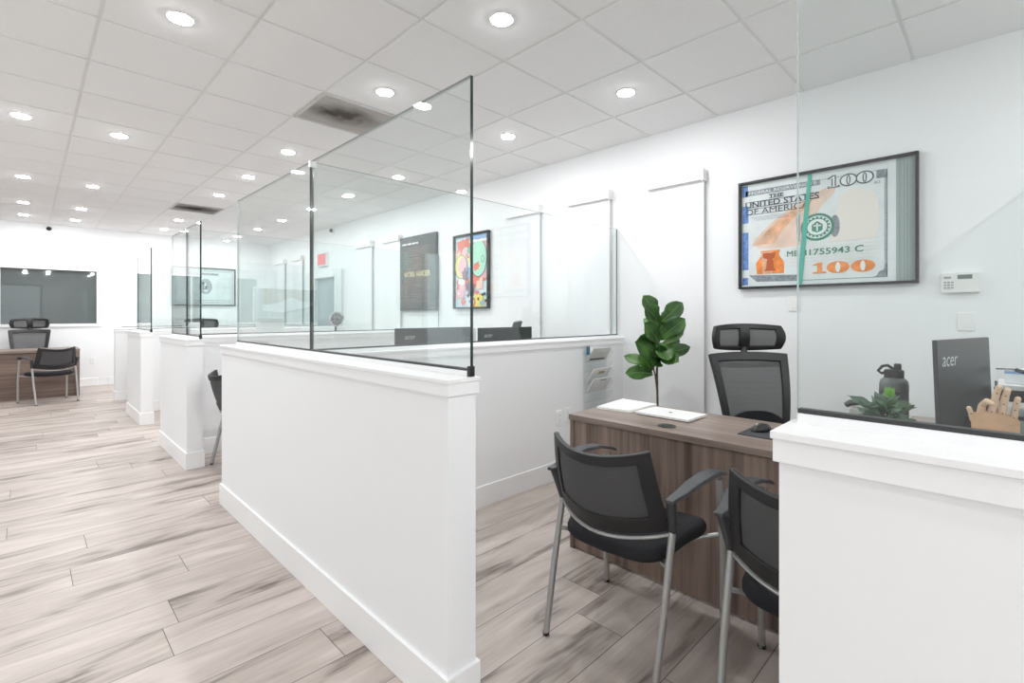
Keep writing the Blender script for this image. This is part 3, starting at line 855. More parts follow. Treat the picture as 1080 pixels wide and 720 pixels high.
# ------------------------------------------------------------------ task chairs with headrest
def task_chair(label):
    t = empty('office_chair', (0, 0, 0), 0, label, 'office chair', 'black high back office chairs with headrests')
    def back(u, v):
        q = u * 2 - 1
        hw_ = .185 + .068 * v ** .8
        x = -.215 - .125 * v + .02 * math.sin(PI * v) - .035 * (1 - q * q)
        return (x, q * hw_, .545 + .495 * v + .012 * (1 - q * q) * v)
    MB().grid(back, 32, 28, mask=lambda u, v: not (abs(u * 2 - 1) < .84 and .10 < v < .90)).build('back_frame', BLK, t, solid=.028, bevel=.005)
    MB().grid(back, 20, 20, mask=lambda u, v: abs(u * 2 - 1) < .9 and .05 < v < .95).build('back_mesh', NET_E, t, solid=.003)
    # upper cross band and lumbar pad
    bnd = lambda u, v: Vector(back(.08 + .84 * u, .83 + .05 * v - .02 * (1 - (u * 2 - 1) ** 2))) + Vector((-.012, 0, 0))
    MB().grid(bnd, 20, 3).build('cross_band', BLK, t, solid=.012)
    lum = lambda u, v: Vector(back(.10 + .80 * u, .06 + .24 * v * (1 - .45 * abs(u * 2 - 1) ** 3))) + Vector((.018, 0, 0))
    MB().grid(lum, 18, 6).build('lumbar_pad', FABRIC, t, solid=.03, bevel=.006)
    def head(u, v):
        q = u * 2 - 1
        hw_ = .215 + .02 * math.sin(PI * v)
        x = -.405 + .065 * q * q + .02 * math.sin(PI * v)
        return (x, q * hw_, 1.062 + .170 * v - .012 * q * q * (1 if v > .5 else -1) * abs(v - .5) * 2)
    hole = lambda u, v: .17 < v < .80 and ((.10 < u < .42) or (.58 < u < .90))
    MB().grid(head, 40, 20, mask=lambda u, v: not hole(u, v)).build('headrest_frame', BLK, t, solid=.026, bevel=.005)
    MB().grid(head, 20, 10, mask=lambda u, v: .06 < u < .94 and .1 < v < .9).build('headrest_mesh', NET_E, t, solid=.003)
    MB().tube([(-.365, 0, 1.005), (-.390, 0, 1.05), (-.400, 0, 1.12)], .022, 10, flat=.6).build('headrest_stem', BLK, t)
    MB().tube([(-.02, 0, .40), (-.20, 0, .42), (-.265, 0, .50), (-.275, 0, .60)], [.03, .03, .03, .028], 10, flat=.7).build('back_spine', BLK, t)
    s = MB()
    N = 32
    rings = []
    for sc, z in ((.88, .425), (.97, .43), (1, .45), (1, .475), (.96, .495), (.8, .50), (.05, .49)):
        rings.append([(.03 + .25 * sc * (abs(math.cos(a)) ** .5) * (1 if math.cos(a) >= 0 else -1), .25 * sc * (abs(math.sin(a)) ** .5) * (1 if math.sin(a) >= 0 else -1), z) for a in [2 * PI * k / N for k in range(N)]])
    vs = [p for r_ in rings for p in r_]
    fs = [(i * N + k, i * N + (k + 1) % N, (i + 1) * N + (k + 1) % N, (i + 1) * N + k) for i in range(len(rings) - 1) for k in range(N)]
    fs += [tuple(range(N))[::-1], tuple((len(rings) - 1) * N + k for k in range(N))]
    s.add(vs, fs).build('seat', FABRIC, t, angle=60)
    MB().lathe([(.03, .09), (.03, .25), (.018, .25), (.018, .43)], n=16).build('gas_column', BLK, t)
    b_ = MB()
    for k in range(5):
        a = 2 * PI * k / 5 + .3
        b_.tube([(0, 0, .11), (.15 * math.cos(a), .15 * math.sin(a), .10), (.30 * math.cos(a), .30 * math.sin(a), .075)], [.03, .024, .016], 8, flat=.8)
    b_.build('star_base', BLK, t)
    for k in range(5):
        a = 2 * PI * k / 5 + .3
        c = Vector((.30 * math.cos(a), .30 * math.sin(a), .03)); tg = Vector((-math.sin(a), math.cos(a), 0))
        MB().tube([c - tg * .022, c + tg * .022], .03, 14).tube([c, c + Vector((0, 0, .045))], .008, 6).build('caster', DGREY, t)
    return t
GT = 'black high back office chairs with headrests'
tc_ = task_chair('black mesh office chair with headrest behind the near brown desk')
tc_.location = (3.02, .90, 0); tc_.rotation_euler.z = math.radians(-133)
copy_tree(tc_, (.03, 11.05, 0), math.radians(-92), 'black mesh office chair with headrest behind the far brown desk', GT)
copy_tree(tc_, (3.12, 3.60, 0), math.radians(135), 'office chair showing only its headrest top above the right dark monitor', GT)
copy_tree(tc_, (1.95, 8.85, 0), math.radians(-100), 'office chair showing only its dark top beyond the second half wall', GT)

# ------------------------------------------------------------------ desks
def desk_near():
    t = empty('office_desk', (2.13, .80, 0), 0, 'brown wood grain desk behind the two mesh visitor chairs', 'desk')
    # local: x from front, y along
    y0, y1 = -.93, .907
    tp = MB().box(0, .575, y0, y1, .710, .740)
    tp.box(.575, 1.30, y0, -.45, .710, .740)
    tp.build('desk_top', DESKT, t, bevel=.0015)
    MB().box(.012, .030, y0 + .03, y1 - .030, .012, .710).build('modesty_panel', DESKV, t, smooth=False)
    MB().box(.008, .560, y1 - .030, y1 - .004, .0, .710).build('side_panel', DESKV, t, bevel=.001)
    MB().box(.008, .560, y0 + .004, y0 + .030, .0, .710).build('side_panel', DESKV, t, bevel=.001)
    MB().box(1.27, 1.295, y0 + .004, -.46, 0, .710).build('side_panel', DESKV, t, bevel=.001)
    g = MB().lathe([(.044, .7402), (.044, .7435), (.036, .7440), (.034, .7425), (.0, .7424)], (.112, .378, 0), 24, cap=False)
    g.build('grommet', DGREY, t)
    gb = MB()
    for k in range(9): gb.tube([(.112 + .028 * math.cos(k * .7), .378 + .028 * math.sin(k * .7), .7435), (.112 - .02 * math.cos(k * .7 + .5), .378 - .02 * math.sin(k * .7 + .5), .7435)], .002, 5)
    gb.build('grommet_brush', simple('brush_olive', (.05, .07, .045), .8), t)
    return t
desk_near()
df = empty('office_desk', (-.35, 10.46, 0), 0, 'brown wood grain desk at the far end of the aisle under the dark window', 'desk')
MB().box(-1.0, .96, -.012, .70, .715, .750).build('desk_top', wood_mat('walnut_far_top', (.17, .13, .115), (.34, .27, .235), 'x'), df, bevel=.0015)
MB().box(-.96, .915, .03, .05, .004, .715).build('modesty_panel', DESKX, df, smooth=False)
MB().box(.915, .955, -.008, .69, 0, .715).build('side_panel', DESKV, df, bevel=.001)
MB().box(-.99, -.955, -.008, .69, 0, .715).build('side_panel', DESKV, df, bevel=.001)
def hidden_desk(loc, lx, ly_, lab):
    t = empty('office_desk', loc, 0, lab, 'desk')
    MB().box(0, lx, 0, ly_, .710, .740).build('desk_top', DESKT, t, bevel=.0015)
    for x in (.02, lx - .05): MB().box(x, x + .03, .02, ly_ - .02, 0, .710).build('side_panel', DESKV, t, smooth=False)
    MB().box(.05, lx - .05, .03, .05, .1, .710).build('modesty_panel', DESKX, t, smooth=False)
hidden_desk((1.62, 2.63, 0), 1.40, .50, 'desk hidden behind the half wall, under the two dark monitors')
hidden_desk((1.62, 5.41, 0), 1.45, .60, 'desk hidden behind the second half wall, under the white screen')
hidden_desk((1.30, 8.22, 0), 1.45, .55, 'desk hidden behind the third half wall')

# ------------------------------------------------------------------ things on the near desk
ZD = .7405
def quad_slab(name, pts, z0, z1, mat, parent, bevel=.001):
    m = MB().prism(pts, z0, z1, 'xy'); return m.build(name, mat, parent, bevel=bevel)
pf = empty('paper_folder', (2.53, 1.60, ZD), 0, 'white paper folder lying at the left end of the near brown desk', 'folder')
quad_slab('cover', [(-.165, .085), (-.145, -.125), (.165, -.12), (.175, .125)], 0, .012, PAPER, pf)
quad_slab('top_sheet', [(-.160, .080), (-.142, -.118), (.150, -.115), (.165, .118)], .013, .0155, PAPER, pf)
lp = empty('laptop', (2.49, 1.285, ZD), math.radians(-1), 'closed silver white laptop on the near brown desk', 'laptop')
MB().box(-.105, .105, -.155, .155, .002, .009).build('base', SILV, lp, bevel=.003)
MB().box(-.105, .105, -.155, .155, .0095, .016).build('lid', WHITE, lp, bevel=.003)
lg = MB(); n = 20
lg.add([(.012 * math.cos(2 * PI * k / n) * (1 - .12 * math.cos(4 * PI * k / n)), .011 * math.sin(2 * PI * k / n) - (.004 if abs(k - 10) < 2 else 0), .0164) for k in range(n)], [tuple(range(n))])
lg.add([(.014 + .005 * math.cos(2 * PI * k / 8) , .003 + .002 * math.sin(2 * PI * k / 8), .0164) for k in range(8)], [tuple(range(8))])
lg.build('emblem', DGREY, lp, smooth=False, fix=False)
mp_ = empty('mouse_pad', (2.43, .77, ZD), 0, 'dark grey mouse pad on the near brown desk', 'mouse pad')
MB().box(-.115, .115, -.10, .095, 0, .004).build('pad', simple('pad_slate', (.045, .047, .055), .7), mp_, bevel=.001)
ms = empty('computer_mouse', (2.45, .805, ZD + .004), math.radians(165), 'black computer mouse on the dark mouse pad', 'mouse')
def mouse(u, v):
    a = PI * v; x = (u * 2 - 1) * .056
    prof = max(0, 1 - (u * 2 - 1) ** 2) ** .45
    w_ = .033 * prof
    return (x, w_ * math.cos(a), .002 + .036 * prof * math.sin(a) ** .8 * (1 - .25 * u))
MB().grid(mouse, 22, 14).build('body', BLK, ms, solid=.001)
MB().tube([(.030, -.003, .030), (.030, .003, .030)], .009, 10).build('wheel', STEEL, ms)

# monitor, back towards the aisle
def monitor(label, loc, rz, w, h, zb, mat, logo=None, lm=None, group=None, tilt=0):
    t = empty('monitor', loc, rz, label, 'monitor', group)
    # local: x = viewer's right, -y = back face towards viewer
    sh = math.tan(tilt)
    m = MB().box(-w / 2, w / 2, -.003, .012, zb, zb + h)
    m.v = [(x, y + (z - zb) * sh, z) for x, y, z in m.v]
    m.build('housing', mat, t, bevel=.003)
    MB().add([(-w / 2 + .008, .0125 + .008 * sh, zb + .02), (w / 2 - .008, .0125 + .008 * sh, zb + .02), (w / 2 - .008, .0125 + h * sh, zb + h - .008), (-w / 2 + .008, .0125 + h * sh, zb + h - .008)], [(3, 2, 1, 0)]).build('screen', BLK, t, smooth=False, fix=False)
    MB().box(-.035, .035, -.017, -.003, .010, zb + .06).build('stand_neck', BLK, t, bevel=.003)
    MB().box(-.11, .11, -.09, .09, 0, .010).build('stand_base', BLK, t, bevel=.003)
    if logo:
        x0, z0, hh_ = logo
        tb_ = MB(); text_mb(tb_, 'acer', -w / 2 + x0, zb + h - z0, hh_, .0042 - (h - z0) * sh, 0, bold=-.004, slant=.1)
        tb_.build('logo', lm, t, smooth=False, fix=False)
    return t
MON = simple('monitor_charcoal', (.026, .028, .030), .4)
LOGO = simple('logo_silver', (.62, .64, .64), .35)
GM = 'dark monitors seen from the back'
monitor('large dark acer monitor seen from the back beside the wooden hand', (2.50, .093, ZD), math.radians(-15), .485, .345, .115, MON, (.035, .095, .052), LOGO, GM, tilt=math.radians(2))
monitor('left dark acer monitor showing above the half wall behind the long glass panel', (2.055, 2.85, ZD), 0, .65, .36, .10, MON, (.07, .075, .034), LOGO, GM)
monitor('right dark acer monitor showing above the half wall, right of the glass edge', (2.755, 2.85, ZD), 0, .60, .36, .09, MON, (.06, .075, .034), LOGO, GM)
GW = 'white screens above the far half walls'
monitor('white screen above the second half wall, under the silver car', (1.872, 5.62, ZD), 0, .28, .26, .255, WHITE, group=GW)
monitor('white screen farther away, left of the dark chair top beyond the second half wall', (1.70, 8.36, ZD), 0, .22, .20, .245, WHITE, group=GW)
# white upright box added for the pale gap between the two dark monitors
sp_ = empty('gap_strip', (2.405, 2.85, ZD), 0, 'slim white upright piece added in the gap between the two dark monitors', 'strip')
MB().box(-.012, .012, -.02, .05, 0, .455).build('body', WHITE, sp_, bevel=.004)
MB().box(-.009, .009, -.0215, -.02, .05, .42).build('strip_face', OFFW, sp_, smooth=False)

# wooden mannequin hand
WOODH = simple('hand_beech', (.66, .40, .235), .45, noise=.12, nscale=18)
WOODF = simple('finger_maple', (.74, .52, .36), .45, noise=.1, nscale=18)
JNT = simple('joint_dark', (.12, .06, .03), .5)
mh = empty('wooden_hand', (2.23, .018, ZD), RZ, 'jointed wooden mannequin hand standing upright on the near desk', 'mannequin hand')
def capsule(mb, a, b, r0, r1, mi=0, n=12):
    a = Vector(a); b = Vector(b); d = b - a; L_ = d.length
    prof = []
    pts = []; rr = []
    for k in range(5):
        th = PI / 2 * k / 4
        pts.append(a + d.normalized() * (-r0 * math.cos(th))); rr.append(max(r0 * math.sin(th), .0006))
    for k in range(5):
        th = PI / 2 * k / 4
        pts.append(b + d.normalized() * (r1 * math.sin(th))); rr.append(max(r1 * math.cos(th), .0006))
    mb.tube(pts, rr, n, mi)
# local x right, z up, -y to the viewer
def palm(u, v):
    a = 2 * PI * u
    z = .075 + .145 * v
    w_ = .047 + .010 * math.sin(min(1, v * 1.25) * PI / 2)
    ex_ = .55
    ca, sa = math.cos(a), math.sin(a)
    return (w_ * (abs(ca) ** ex_) * (1 if ca >= 0 else -1), .019 * (abs(sa) ** ex_) * (1 if sa >= 0 else -1), z + (.012 * (1 - ca * ca) - .010 * ca * (ca > 0)) * (v > .9))
pm = MB().grid(palm, 32, 12)
pm.add([palm(k / 32, 0) for k in range(32)], [tuple(range(32))]); pm.add([palm(k / 32, 1) for k in range(32)], [tuple(range(32))])
pm.tube([(0, 0, .012), (0, 0, .078)], [.026, .030], 18)
pm.build('palm', WOODH, mh, angle=50)
MB().lathe([(.05, 0), (.05, .008), (.044, .013)], n=28).build('stand_base', WOODH, mh)
fing = [  # base x, z, [segment vectors], radii
    ('thumb', (-.052, 0, .198), [(-.004, -.004, .022), (-.006, -.006, .020)], (.0085, .0075)),
    ('finger', (-.034, 0, .226), [(.004, -.006, .026), (.012, -.014, .018), (.012, -.012, -.006)], (.0105, .0095, .0085)),
    ('finger', (-.008, 0, .232), [(.006, -.002, .032), (.006, -.004, .030), (.006, -.006, .024)], (.0105, .010, .009)),
    ('finger', (.017, 0, .230), [(.003, -.002, .030), (.004, -.004, .028), (.005, -.006, .022)], (.0105, .010, .009)),
    ('finger', (.043, 0, .220), [(.002, -.002, .025), (.004, -.004, .022), (.003, -.006, .018)], (.0095, .009, .008)),
]
for nm, b0, segs, rr in fing:
    fm = MB(); p = Vector(b0); jm = MB()
    for s_, r_ in zip(segs, rr):
        q = p + Vector(s_)
        capsule(fm, p + Vector(s_) * .12, q - Vector(s_) * .06, r_, r_ * .95)
        c = p + Vector(s_) * .08 + Vector((0, -r_ * .93, 0))
        jm.tube([c, c + Vector((0, -.0015, 0))], .0022, 8)
        p = q
    f_ = fm.build(nm, WOODF, mh, angle=60)
    jm.build('joint_pins', JNT, f_)

# gallon jug
JUG = simple('jug_smoke', (.10, .115, .11), .22)
jg = empty('water_jug', (2.55, .320, ZD), RZ, 'smoky grey handled water jug with black lid on the near desk', 'water jug')
j_ = MB().lathe([(.046, 0), (.050, .006), (.050, .055), (.034, .07)], n=28)
j_.lathe([(.033, .065), (.033, .235)], (.016, 0, 0), 24)
j_.lathe([(.034, .225), (.050, .235), (.050, .262), (.046, .278), (.033, .290), (.026, .293)], n=28)
j_.build('bottle_body', JUG, jg, angle=40)
MB().box(-.050, -.034, -.012, .012, .05, .245).build('handle', JUG, jg, bevel=.004)
l_ = MB().lathe([(.033, .290), (.034, .293), (.034, .318), (.030, .322)], n=24)
l_.build('lid', BLK, jg)
MB().lathe([(.013, .32), (.013, .345), (.010, .348)], (.012, 0, 0), 16).build('spout_cap', BLK, jg)
MB().tube([(.0, -.01, .325), (-.02, -.012, .340), (-.038, -.012, .335), (-.052, -.012, .315), (-.040, -.01, .305), (-.02, -.01, .312)], .006, 8).build('carry_loop', BLK, jg)

# leaves
def leaf_mb(mb, base, tip, width, droop=.02, twist=(0, 0, 1), shape='fig', mi=0, nl=9):
    b = Vector(base); t = Vector(tip); d = t - b; L_ = d.length
    nrm = Vector(twist); side = d.cross(nrm).normalized(); up = side.cross(d).normalized()
    def fn(u, v):
        s = v
        if shape == 'fig':
            w_ = width * (math.sin(PI * min(1, s ** 1.35 * .97 + .03)) ** .62) * (1 - .22 * math.exp(-((s - .33) / .13) ** 2))
        else:
            w_ = width * math.sin(PI * min(.999, s ** .8)) ** .9
        q = u * 2 - 1
        p = b + d * s + up * (droop * 4 * s * (1 - s)) + side * (w_ * q) + up * (w_ * .22 * abs(q) ** 1.5 + .006 * math.sin(9 * s * PI * .5) * q * q * (L_ / .2))
        return p
    mb.grid(fn, 6, nl, mi)
def leaf_mat(name, c0, c1, sc=8):
    m, nt, b = new_mat(name); L = nt.links.new
    tc = nt.nodes.new('ShaderNodeTexCoord'); n = nt.nodes.new('ShaderNodeTexNoise'); n.inputs['Scale'].default_value = sc
    n.inputs['Detail'].default_value = 3
    L(tc.outputs['Object'], n.inputs['Vector'])
    r = nt.nodes.new('ShaderNodeValToRGB'); r.color_ramp.elements[0].color = (*c0, 1); r.color_ramp.elements[1].color = (*c1, 1)
    r.color_ramp.elements[0].position = .35; r.color_ramp.elements[1].position = .65
    L(n.outputs['Fac'], r.inputs['Fac']); L(r.outputs[0], b.inputs['Base Color'])
    b.inputs['Roughness'].default_value = .42
    return m
FIG = leaf_mat('fig_leaf', (.012, .055, .008), (.06, .17, .022))
FIGL = leaf_mat('fig_leaf_pale', (.09, .20, .05), (.17, .30, .09))
VEIN = simple('leaf_vein', (.16, .28, .09), .5)
BARK = simple('fig_bark', (.12, .075, .045), .8, noise=.3, nscale=40)
fp = empty('potted_fig', (3.45, 1.892, 0), -PI / 4, 'tall fiddle leaf fig plant standing behind the near desk against the wall', 'plant')
# local x = to the viewer's right, z up
MB().lathe([(.12, 0), (.125, .01), (.155, .30), (.160, .315), (.150, .315), (.145, .28), (.0, .275)], n=32, cap=False).build('pot', simple('pot_grey', (.30, .30, .30), .6), fp)
MB().lathe([(.0, .283), (.146, .281)], n=24, cap=False).build('soil', simple('soil', (.03, .022, .016), .95), fp, fix=False)
st = MB().tube([(0, 0, .27), (.004, 0, .60), (.0, .005, .85), (.012, 0, 1.10), (.015, 0, 1.28)], [.010, .009, .0085, .007, .004], 8)
st.tube([(.0, 0, .70), (-.018, -.015, .82), (-.035, -.01, .90)], [.007, .006, .005], 7)
st.build('stem', BARK, fp)
K = .001377
def c2(cx, cy, dep=0): return ((cx - 238) * K, dep, .602 + (670 - cy) * K)
fig = [  # base, tip, half width, depth of tip, pale?
    ((240, 190), (152, 62), .050, -.03, 0), ((246, 225), (146, 118), .058, -.10, 0), ((256, 215), (372, 102), .052, -.04, 0),
    ((255, 305), (374, 190), .055, -.09, 0), ((246, 330), (138, 212), .062, -.13, 0), ((246, 260), (176, 192), .035, .07, 1),
    ((238, 395), (90, 318), .078, -.12, 0), ((258, 345), (393, 262), .030, .02, 1), ((262, 370), (380, 306), .034, .08, 0),
    ((252, 405), (410, 348), .040, -.06, 0), ((240, 390), (322, 425), .052, -.16, 0), ((215, 460), (64, 408), .040, .08, 1),
    ((212, 500), (46, 492), .044, -.07, 0), ((215, 480), (140, 395), .046, .03, 0), ((245, 330), (262, 420), .055, -.17, 0),
    ((250, 300), (300, 220), .05, .10, 0), ((248, 280), (215, 150), .045, .06, 0), ((255, 250), (330, 150), .045, .05, 0), ((235, 440), (160, 470), .045, .06, 0), ((250, 420), (345, 385), .045, -.10, 0), ((240, 360), (150, 290), .05, .05, 0), ((240, 420), (190, 445), .045, -.10, 0), ((240, 430), (225, 330), .05, -.12, 0)]
for (b, t_, w_, dp, pale) in fig:
    lm_ = MB()
    B_ = c2(*b); T_ = c2(*t_, dp)
    tw = Vector((0, -1, .30)) if abs(T_[0] - B_[0]) < .12 else Vector((0, -1, .42))
    leaf_mb(lm_, B_, T_, w_ * (1.15 if pale else 1.32), .018, tw)
    lf = lm_.build('leaf', FIGL if pale else FIG, fp, solid=.0012, fix=False, angle=180)
    vm = MB(); bb, tt = Vector(B_), Vector(T_)
    d_ = tt - bb; side_ = d_.cross(tw).normalized(); up_ = side_.cross(d_).normalized()
    vm.tube([bb + d_ * s + up_ * (.018 * 4 * s * (1 - s) + .0012) for s in (0, .2, .4, .6, .8, .97)], [.0028, .0026, .0022, .0018, .0014, .0008], 5)
    vm.build('midrib', VEIN, lf)

SPL = [leaf_mat('desk_leaf_a', (.02, .075, .025), (.07, .15, .06), 14), leaf_mat('desk_leaf_b', (.04, .10, .05), (.11, .19, .10), 14), leaf_mat('desk_leaf_c', (.015, .05, .03), (.05, .10, .06), 14)]
LIME = leaf_mat('desk_leaf_lime', (.10, .32, .02), (.17, .42, .04), 14)
dp_ = empty('desk_plant', (2.29, .302, ZD), RZ, 'small bushy green plant in front of the water jug on the near desk', 'plant')
MB().lathe([(.040, 0), (.043, .005), (.056, .085), (.058, .09), (.052, .09), (.05, .078), (.0, .076)], n=24, cap=False).build('pot', simple('pot_stone', (.42, .38, .35), .8, noise=.2, nscale=30), dp_)
rl = random.Random(11)
for k in range(84):
    a = 2 * PI * k / 84 * 11.0 + rl.uniform(-.3, .3)
    reach = rl.uniform(.05, .14); hz = rl.uniform(.15, .265) if reach < .10 else rl.uniform(.12, .235)
    if math.cos(a) > 0: reach *= 1 - .32 * math.cos(a)
    b = (.012 * math.cos(a), .012 * math.sin(a), .075)
    mid = Vector((reach * .5 * math.cos(a), reach * .5 * math.sin(a), .05 + hz * .95))
    tip = Vector((reach * math.cos(a), reach * math.sin(a), hz))
    lm_ = MB()
    leaf_mb(lm_, Vector(b).lerp(mid, .55), tip, rl.uniform(.006, .0125), .022, (rl.uniform(-.6, .6), -1, rl.uniform(.3, 1.6)), 'blade', nl=7)
    lm_.tube([b, Vector(b).lerp(mid, .3), Vector(b).lerp(mid, .56)], .0013, 5)
    lm_.build('leaf', SPL[k % 3], dp_, fix=False, angle=180)
for dx, dz in ((.0, .008), (-.008, .006), (.009, .004)):
    lm_ = MB(); leaf_mb(lm_, (.005, -.02, .245), (.005 + dx * 1.6, -.03, .278 + dz), .011, .006, (0, -1, .3), 'blade', nl=7); lm_.build('leaf', LIME, dp_, fix=False, angle=180)
tg_ = MB().tube([(.004, 0, .08), (.005, -.008, .15), (.005, -.02, .248)], .0014, 5); tg_.build('stalk', SPL[0], dp_)

# desk phone behind the plant
ph = empty('desk_phone', (2.62, .440, ZD), RZ, 'grey desk phone with dark handset just left of the desk plant', 'phone')
MB().prism([(-.055, 0), (.055, 0), (.055, .09), (.04, .145), (-.035, .145)], -.08, .08, 'xz').build('body', simple('phone_grey', (.46, .45, .44), .5), ph, bevel=.006)
MB().tube([(-.052, -.05, .150), (-.035, -.05, .163), (.0, -.05, .167), (.035, -.05, .163), (.052, -.05, .150)], [.016, .019, .015, .018, .014], 12, flat=.75).build('handset', DGREY, ph)

# letter trays with paper, box and cable
lt = empty('letter_tray', (2.83, -.045, ZD), 0, 'stacked dark letter trays with papers right of the monitor on the near desk', 'letter tray')
for k in range(3):
    z = .01 + k * .10
    MB().box(-.11, .17, -.078, .065, z, z + .006).box(-.11, -.105, -.078, .065, z + .006, z + .045).box(-.105, .17, .060, .065, z + .006, z + .05).box(-.105, .17, -.078, -.073, z + .006, z + .05).build('tray', BLK, lt, smooth=False)
ps = MB()
for px_ in (-.108, .160):
    for py_ in (-.083, .064): ps.box(px_, px_ + .008, py_, py_ + .006, 0, .262)
ps.build('posts', BLK, lt, smooth=False)
for k in range(3):
    pa = empty('paper_stack', (2.862, -.0515, ZD + .0165 + k * .10), 0, f'{["lowest", "middle", "topmost"][k]} stack of white paper in the dark letter trays', 'paper stack', 'paper stacks in the letter trays')
    MB().box(-.13, .13, -.065, .065, 0, [.03, .035, .055][k]).build('sheets', PAPER, pa, smooth=False)
bx = empty('small_box', (2.86, -.055, ZD + .2725), 0, 'small white and blue box on top of the letter trays', 'box')
MB().box(-.06, .06, -.055, .05, 0, .055).build('carton', simple('box_white', (.78, .80, .83), .5), bx, bevel=.002)
MB().box(-.0605, .0605, -.056, .051, .040, .050).build('stripe', simple('box_blue', (.25, .42, .70), .5), bx, smooth=False)
cb_ = MB().tube([(2.80, .02, ZD + .330), (2.80, -.03, ZD + .332), (2.80, -.06, ZD + .322), (2.80, -.085, ZD + .318), (2.72, -.10, ZD + .30), (2.71, -.11, ZD + .15), (2.70, -.115, ZD + .004)], .0028, 6).tube([(2.80, -.035, ZD + .331), (2.80, -.062, ZD + .321)], .007, 8).build('charger_cable', BLK)
tag(cb_, 'thin black cable hanging over the letter trays', 'cable')
# leaflet beside the wooden hand
lf_ = empty('leaflet', (2.32, -.058, ZD), RZ, 'grey green leaflet standing just right of the wooden hand', 'leaflet')
MB().box(-.035, .035, -.002, .002, 0, .20).build('card', simple('leaflet_green', (.24, .28, .26), .4, noise=.3, nscale=12), lf_, smooth=False)
MB().box(-.04, .04, -.025, .03, 0, .012).build('holder', DGREY, lf_, bevel=.002)

# ------------------------------------------------------------------ acrylic leaflet rack on the half wall
ACR = glass_mat('acrylic', (.965, .972, .972), 1.18, .08)
rk = empty('leaflet_rack', (3.455, RIBF, .46), 0, 'clear tiered leaflet rack on the half wall left of the fig plant', 'leaflet rack')
rw = .165
MB().box(-rw, rw, -.006, -.001, 0, .52).build('back_panel', ACR, rk, smooth=False)
for k in range(6):
    z = .01 + k * .085
    m = MB()
    m.prism([(-.008, z), (-.03, z), (-.085, z + .085), (-.082, z + .087), (-.027, z + .003), (-.008, z + .003)], -rw, rw, 'yz')
    m.build('pocket', ACR, rk, smooth=False)
def leaflet(k, col, lab, extra=None):
    z = .46 + .014 + k * .085
    o = empty('brochure', (3.455, RIBF, z), 0, lab, 'brochure', 'brochures in the clear rack')
    sl_ = [(-.014, 0), (-.020, 0), (-.088, .112), (-.082, .114)]
    MB().prism(sl_, -.135, .135, 'yz').build('sheets', col, o, smooth=False)
    if extra:
        x0, x1, f0, f1, mt = extra
        a = Vector((-.0205, 0)).lerp(Vector((-.0888, .1125)), f0); c = Vector((-.0205, 0)).lerp(Vector((-.0888, .1125)), f1)
        MB().add([(x0, a[0] - .001, a[1]), (x1, a[0] - .001, a[1]), (x1, c[0] - .001, c[1]), (x0, c[0] - .001, c[1])], [(0, 1, 2, 3)]).build('printed_block', mt, o, smooth=False, fix=False)
leaflet(5, simple('brochure_cream', (.74, .74, .70), .5), 'cream brochure with dark stripe in the top tier of the clear rack', (-.115, .10, .08, .2, INK))
leaflet(3, PAPER, 'white brochure with small gold emblem in a middle tier of the clear rack', (-.035, .05, .55, .75, simple('emblem_gold', (.45, .33, .06), .4)))
leaflet(2, PAPER, 'white brochure with grey line in the tier under the gold emblem one', (-.03, .06, .80, .88, GREYINK))
bc = empty('brochure', (3.335, RIBF, .955), 0, 'blue card at the top left corner of the clear rack', 'brochure', 'brochures in the clear rack')
MB().box(-.03, .05, -.030, -.026, 0, .07).build('sheets', simple('card_blue', (.03, .16, .26), .4), bc, smooth=False)
MB().box(.012, .05, -.031, -.030, 0, .07).build('white_panel', PAPER, bc, smooth=False)

# small chrome spoked wheel ornament standing beyond the second half wall
wh = empty('wheel_ornament', (2.70, 5.80, ZD), 0, 'small round chrome spoked wheel above the second half wall, left of the dark poster', 'ornament')
rp = [(.085 * math.cos(2 * PI * k / 28), 0, .50 + .085 * math.sin(2 * PI * k / 28)) for k in range(29)]
MB().tube(rp, .011, 8, cap=False).build('rim', CHROME, wh)
sw = MB()
for k in range(12):
    a = 2 * PI * k / 12
    sw.tube([(.015 * math.cos(a), -.005, .50 + .015 * math.sin(a)), (.08 * math.cos(a), 0, .50 + .08 * math.sin(a))], .005, 6)
sw.build('spokes', CHROME, wh)
MB().tube([(0, .006, .50), (0, .016, .50)], .083, 28).build('back_disc', DGREY, wh)
MB().tube([(0, -.015, .50), (0, .02, .50)], .02, 16).build('hub', BLK, wh)
MB().tube([(0, .025, .50), (0, .03, .25), (0, .0, .01)], .012, 8).build('stand', DGREY, wh)
MB().lathe([(.08, 0), (.08, .01)], n=24).build('base', DGREY, wh)

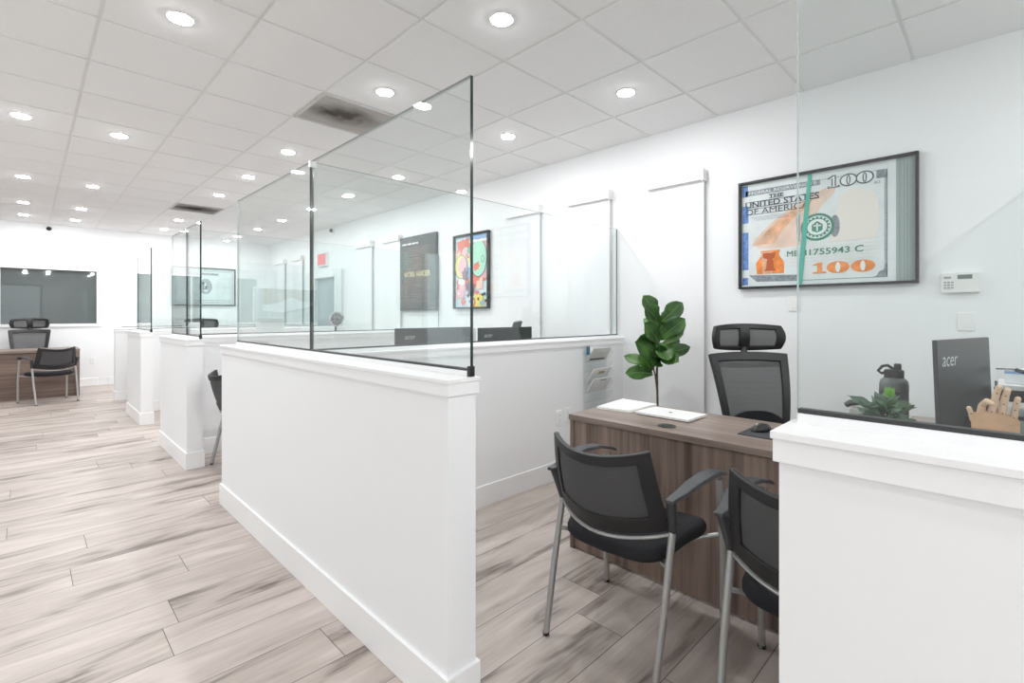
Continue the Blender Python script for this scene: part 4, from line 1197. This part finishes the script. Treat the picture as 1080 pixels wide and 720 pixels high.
# unseen car print added for its glass reflection, standing in for a window view
cp = empty('framed_picture', (-2.19, YB - .002, 1.085), 0, 'unseen white framed car picture, added to mirror as a window in the glass panels', 'picture')
wc, hc_ = 1.46, .83
frame_mb(wc, hc_, .03, .03).build('frame', WHITE, cp, bevel=.002)
OX = -wc / 2
cpb = MB(); rect(cpb, .03, wc - .03, .03, hc_ - .03, -.008, 0)
mx_ = lambda P_: [(wc - 2.0 * a, b) for a, b in P_]
rect(cpb, .24, 1.26, .45, hc_ - .03, -.0086, 1)
poly(cpb, mx_([(.10, .30), (.30, .26), (.66, .42), (.68, .50), (.52, .52), (.44, .60), (.38, .60), (.30, .50), (.12, .42)]), -.0092, 2)
poly(cpb, mx_([(.30, .26), (.66, .42), (.66, .36), (.32, .20)]), -.0098, 3)
cpb.build('print', [simple('car_backdrop', (.25, .31, .34), .3), simple('car_foliage', (.22, .13, .08), .5, noise=.6, nscale=9), simple('car_silver', (.55, .60, .64), .3), simple('car_shade', (.2, .24, .28), .4)], cp, smooth=False, fix=False)

# ------------------------------------------------------------------ world and camera
wd = bpy.data.worlds.new('World'); SC.world = wd; wd.use_nodes = True
bg = wd.node_tree.nodes['Background']
bg.inputs['Color'].default_value = (.92, .965, 1.0, 1); bg.inputs['Strength'].default_value = 1.25

cam = bpy.data.cameras.new('camera'); co = bpy.data.objects.new('camera', cam); COL.objects.link(co)
co.location = (0, 0, 1.29); co.rotation_euler = (PI / 2, 0, math.radians(-45.02))
cam.sensor_width = 36; cam.lens = 515 / 1080 * 36
cam.shift_x = -3 / 1080; cam.shift_y = -28 / 1080
cam.clip_start = .02
SC.camera = co
SC.view_settings.view_transform = 'Standard'; SC.view_settings.look = 'None'
SC.view_settings.gamma = 1; SC.view_settings.use_curve_mapping = False
SC.view_settings.exposure = 0.64
cy = SC.cycles
cy.max_bounces = 14; cy.diffuse_bounces = 12; cy.glossy_bounces = 6; cy.transparent_max_bounces = 40
cy.caustics_reflective = False; cy.caustics_refractive = False
cy.sample_clamp_indirect = 6
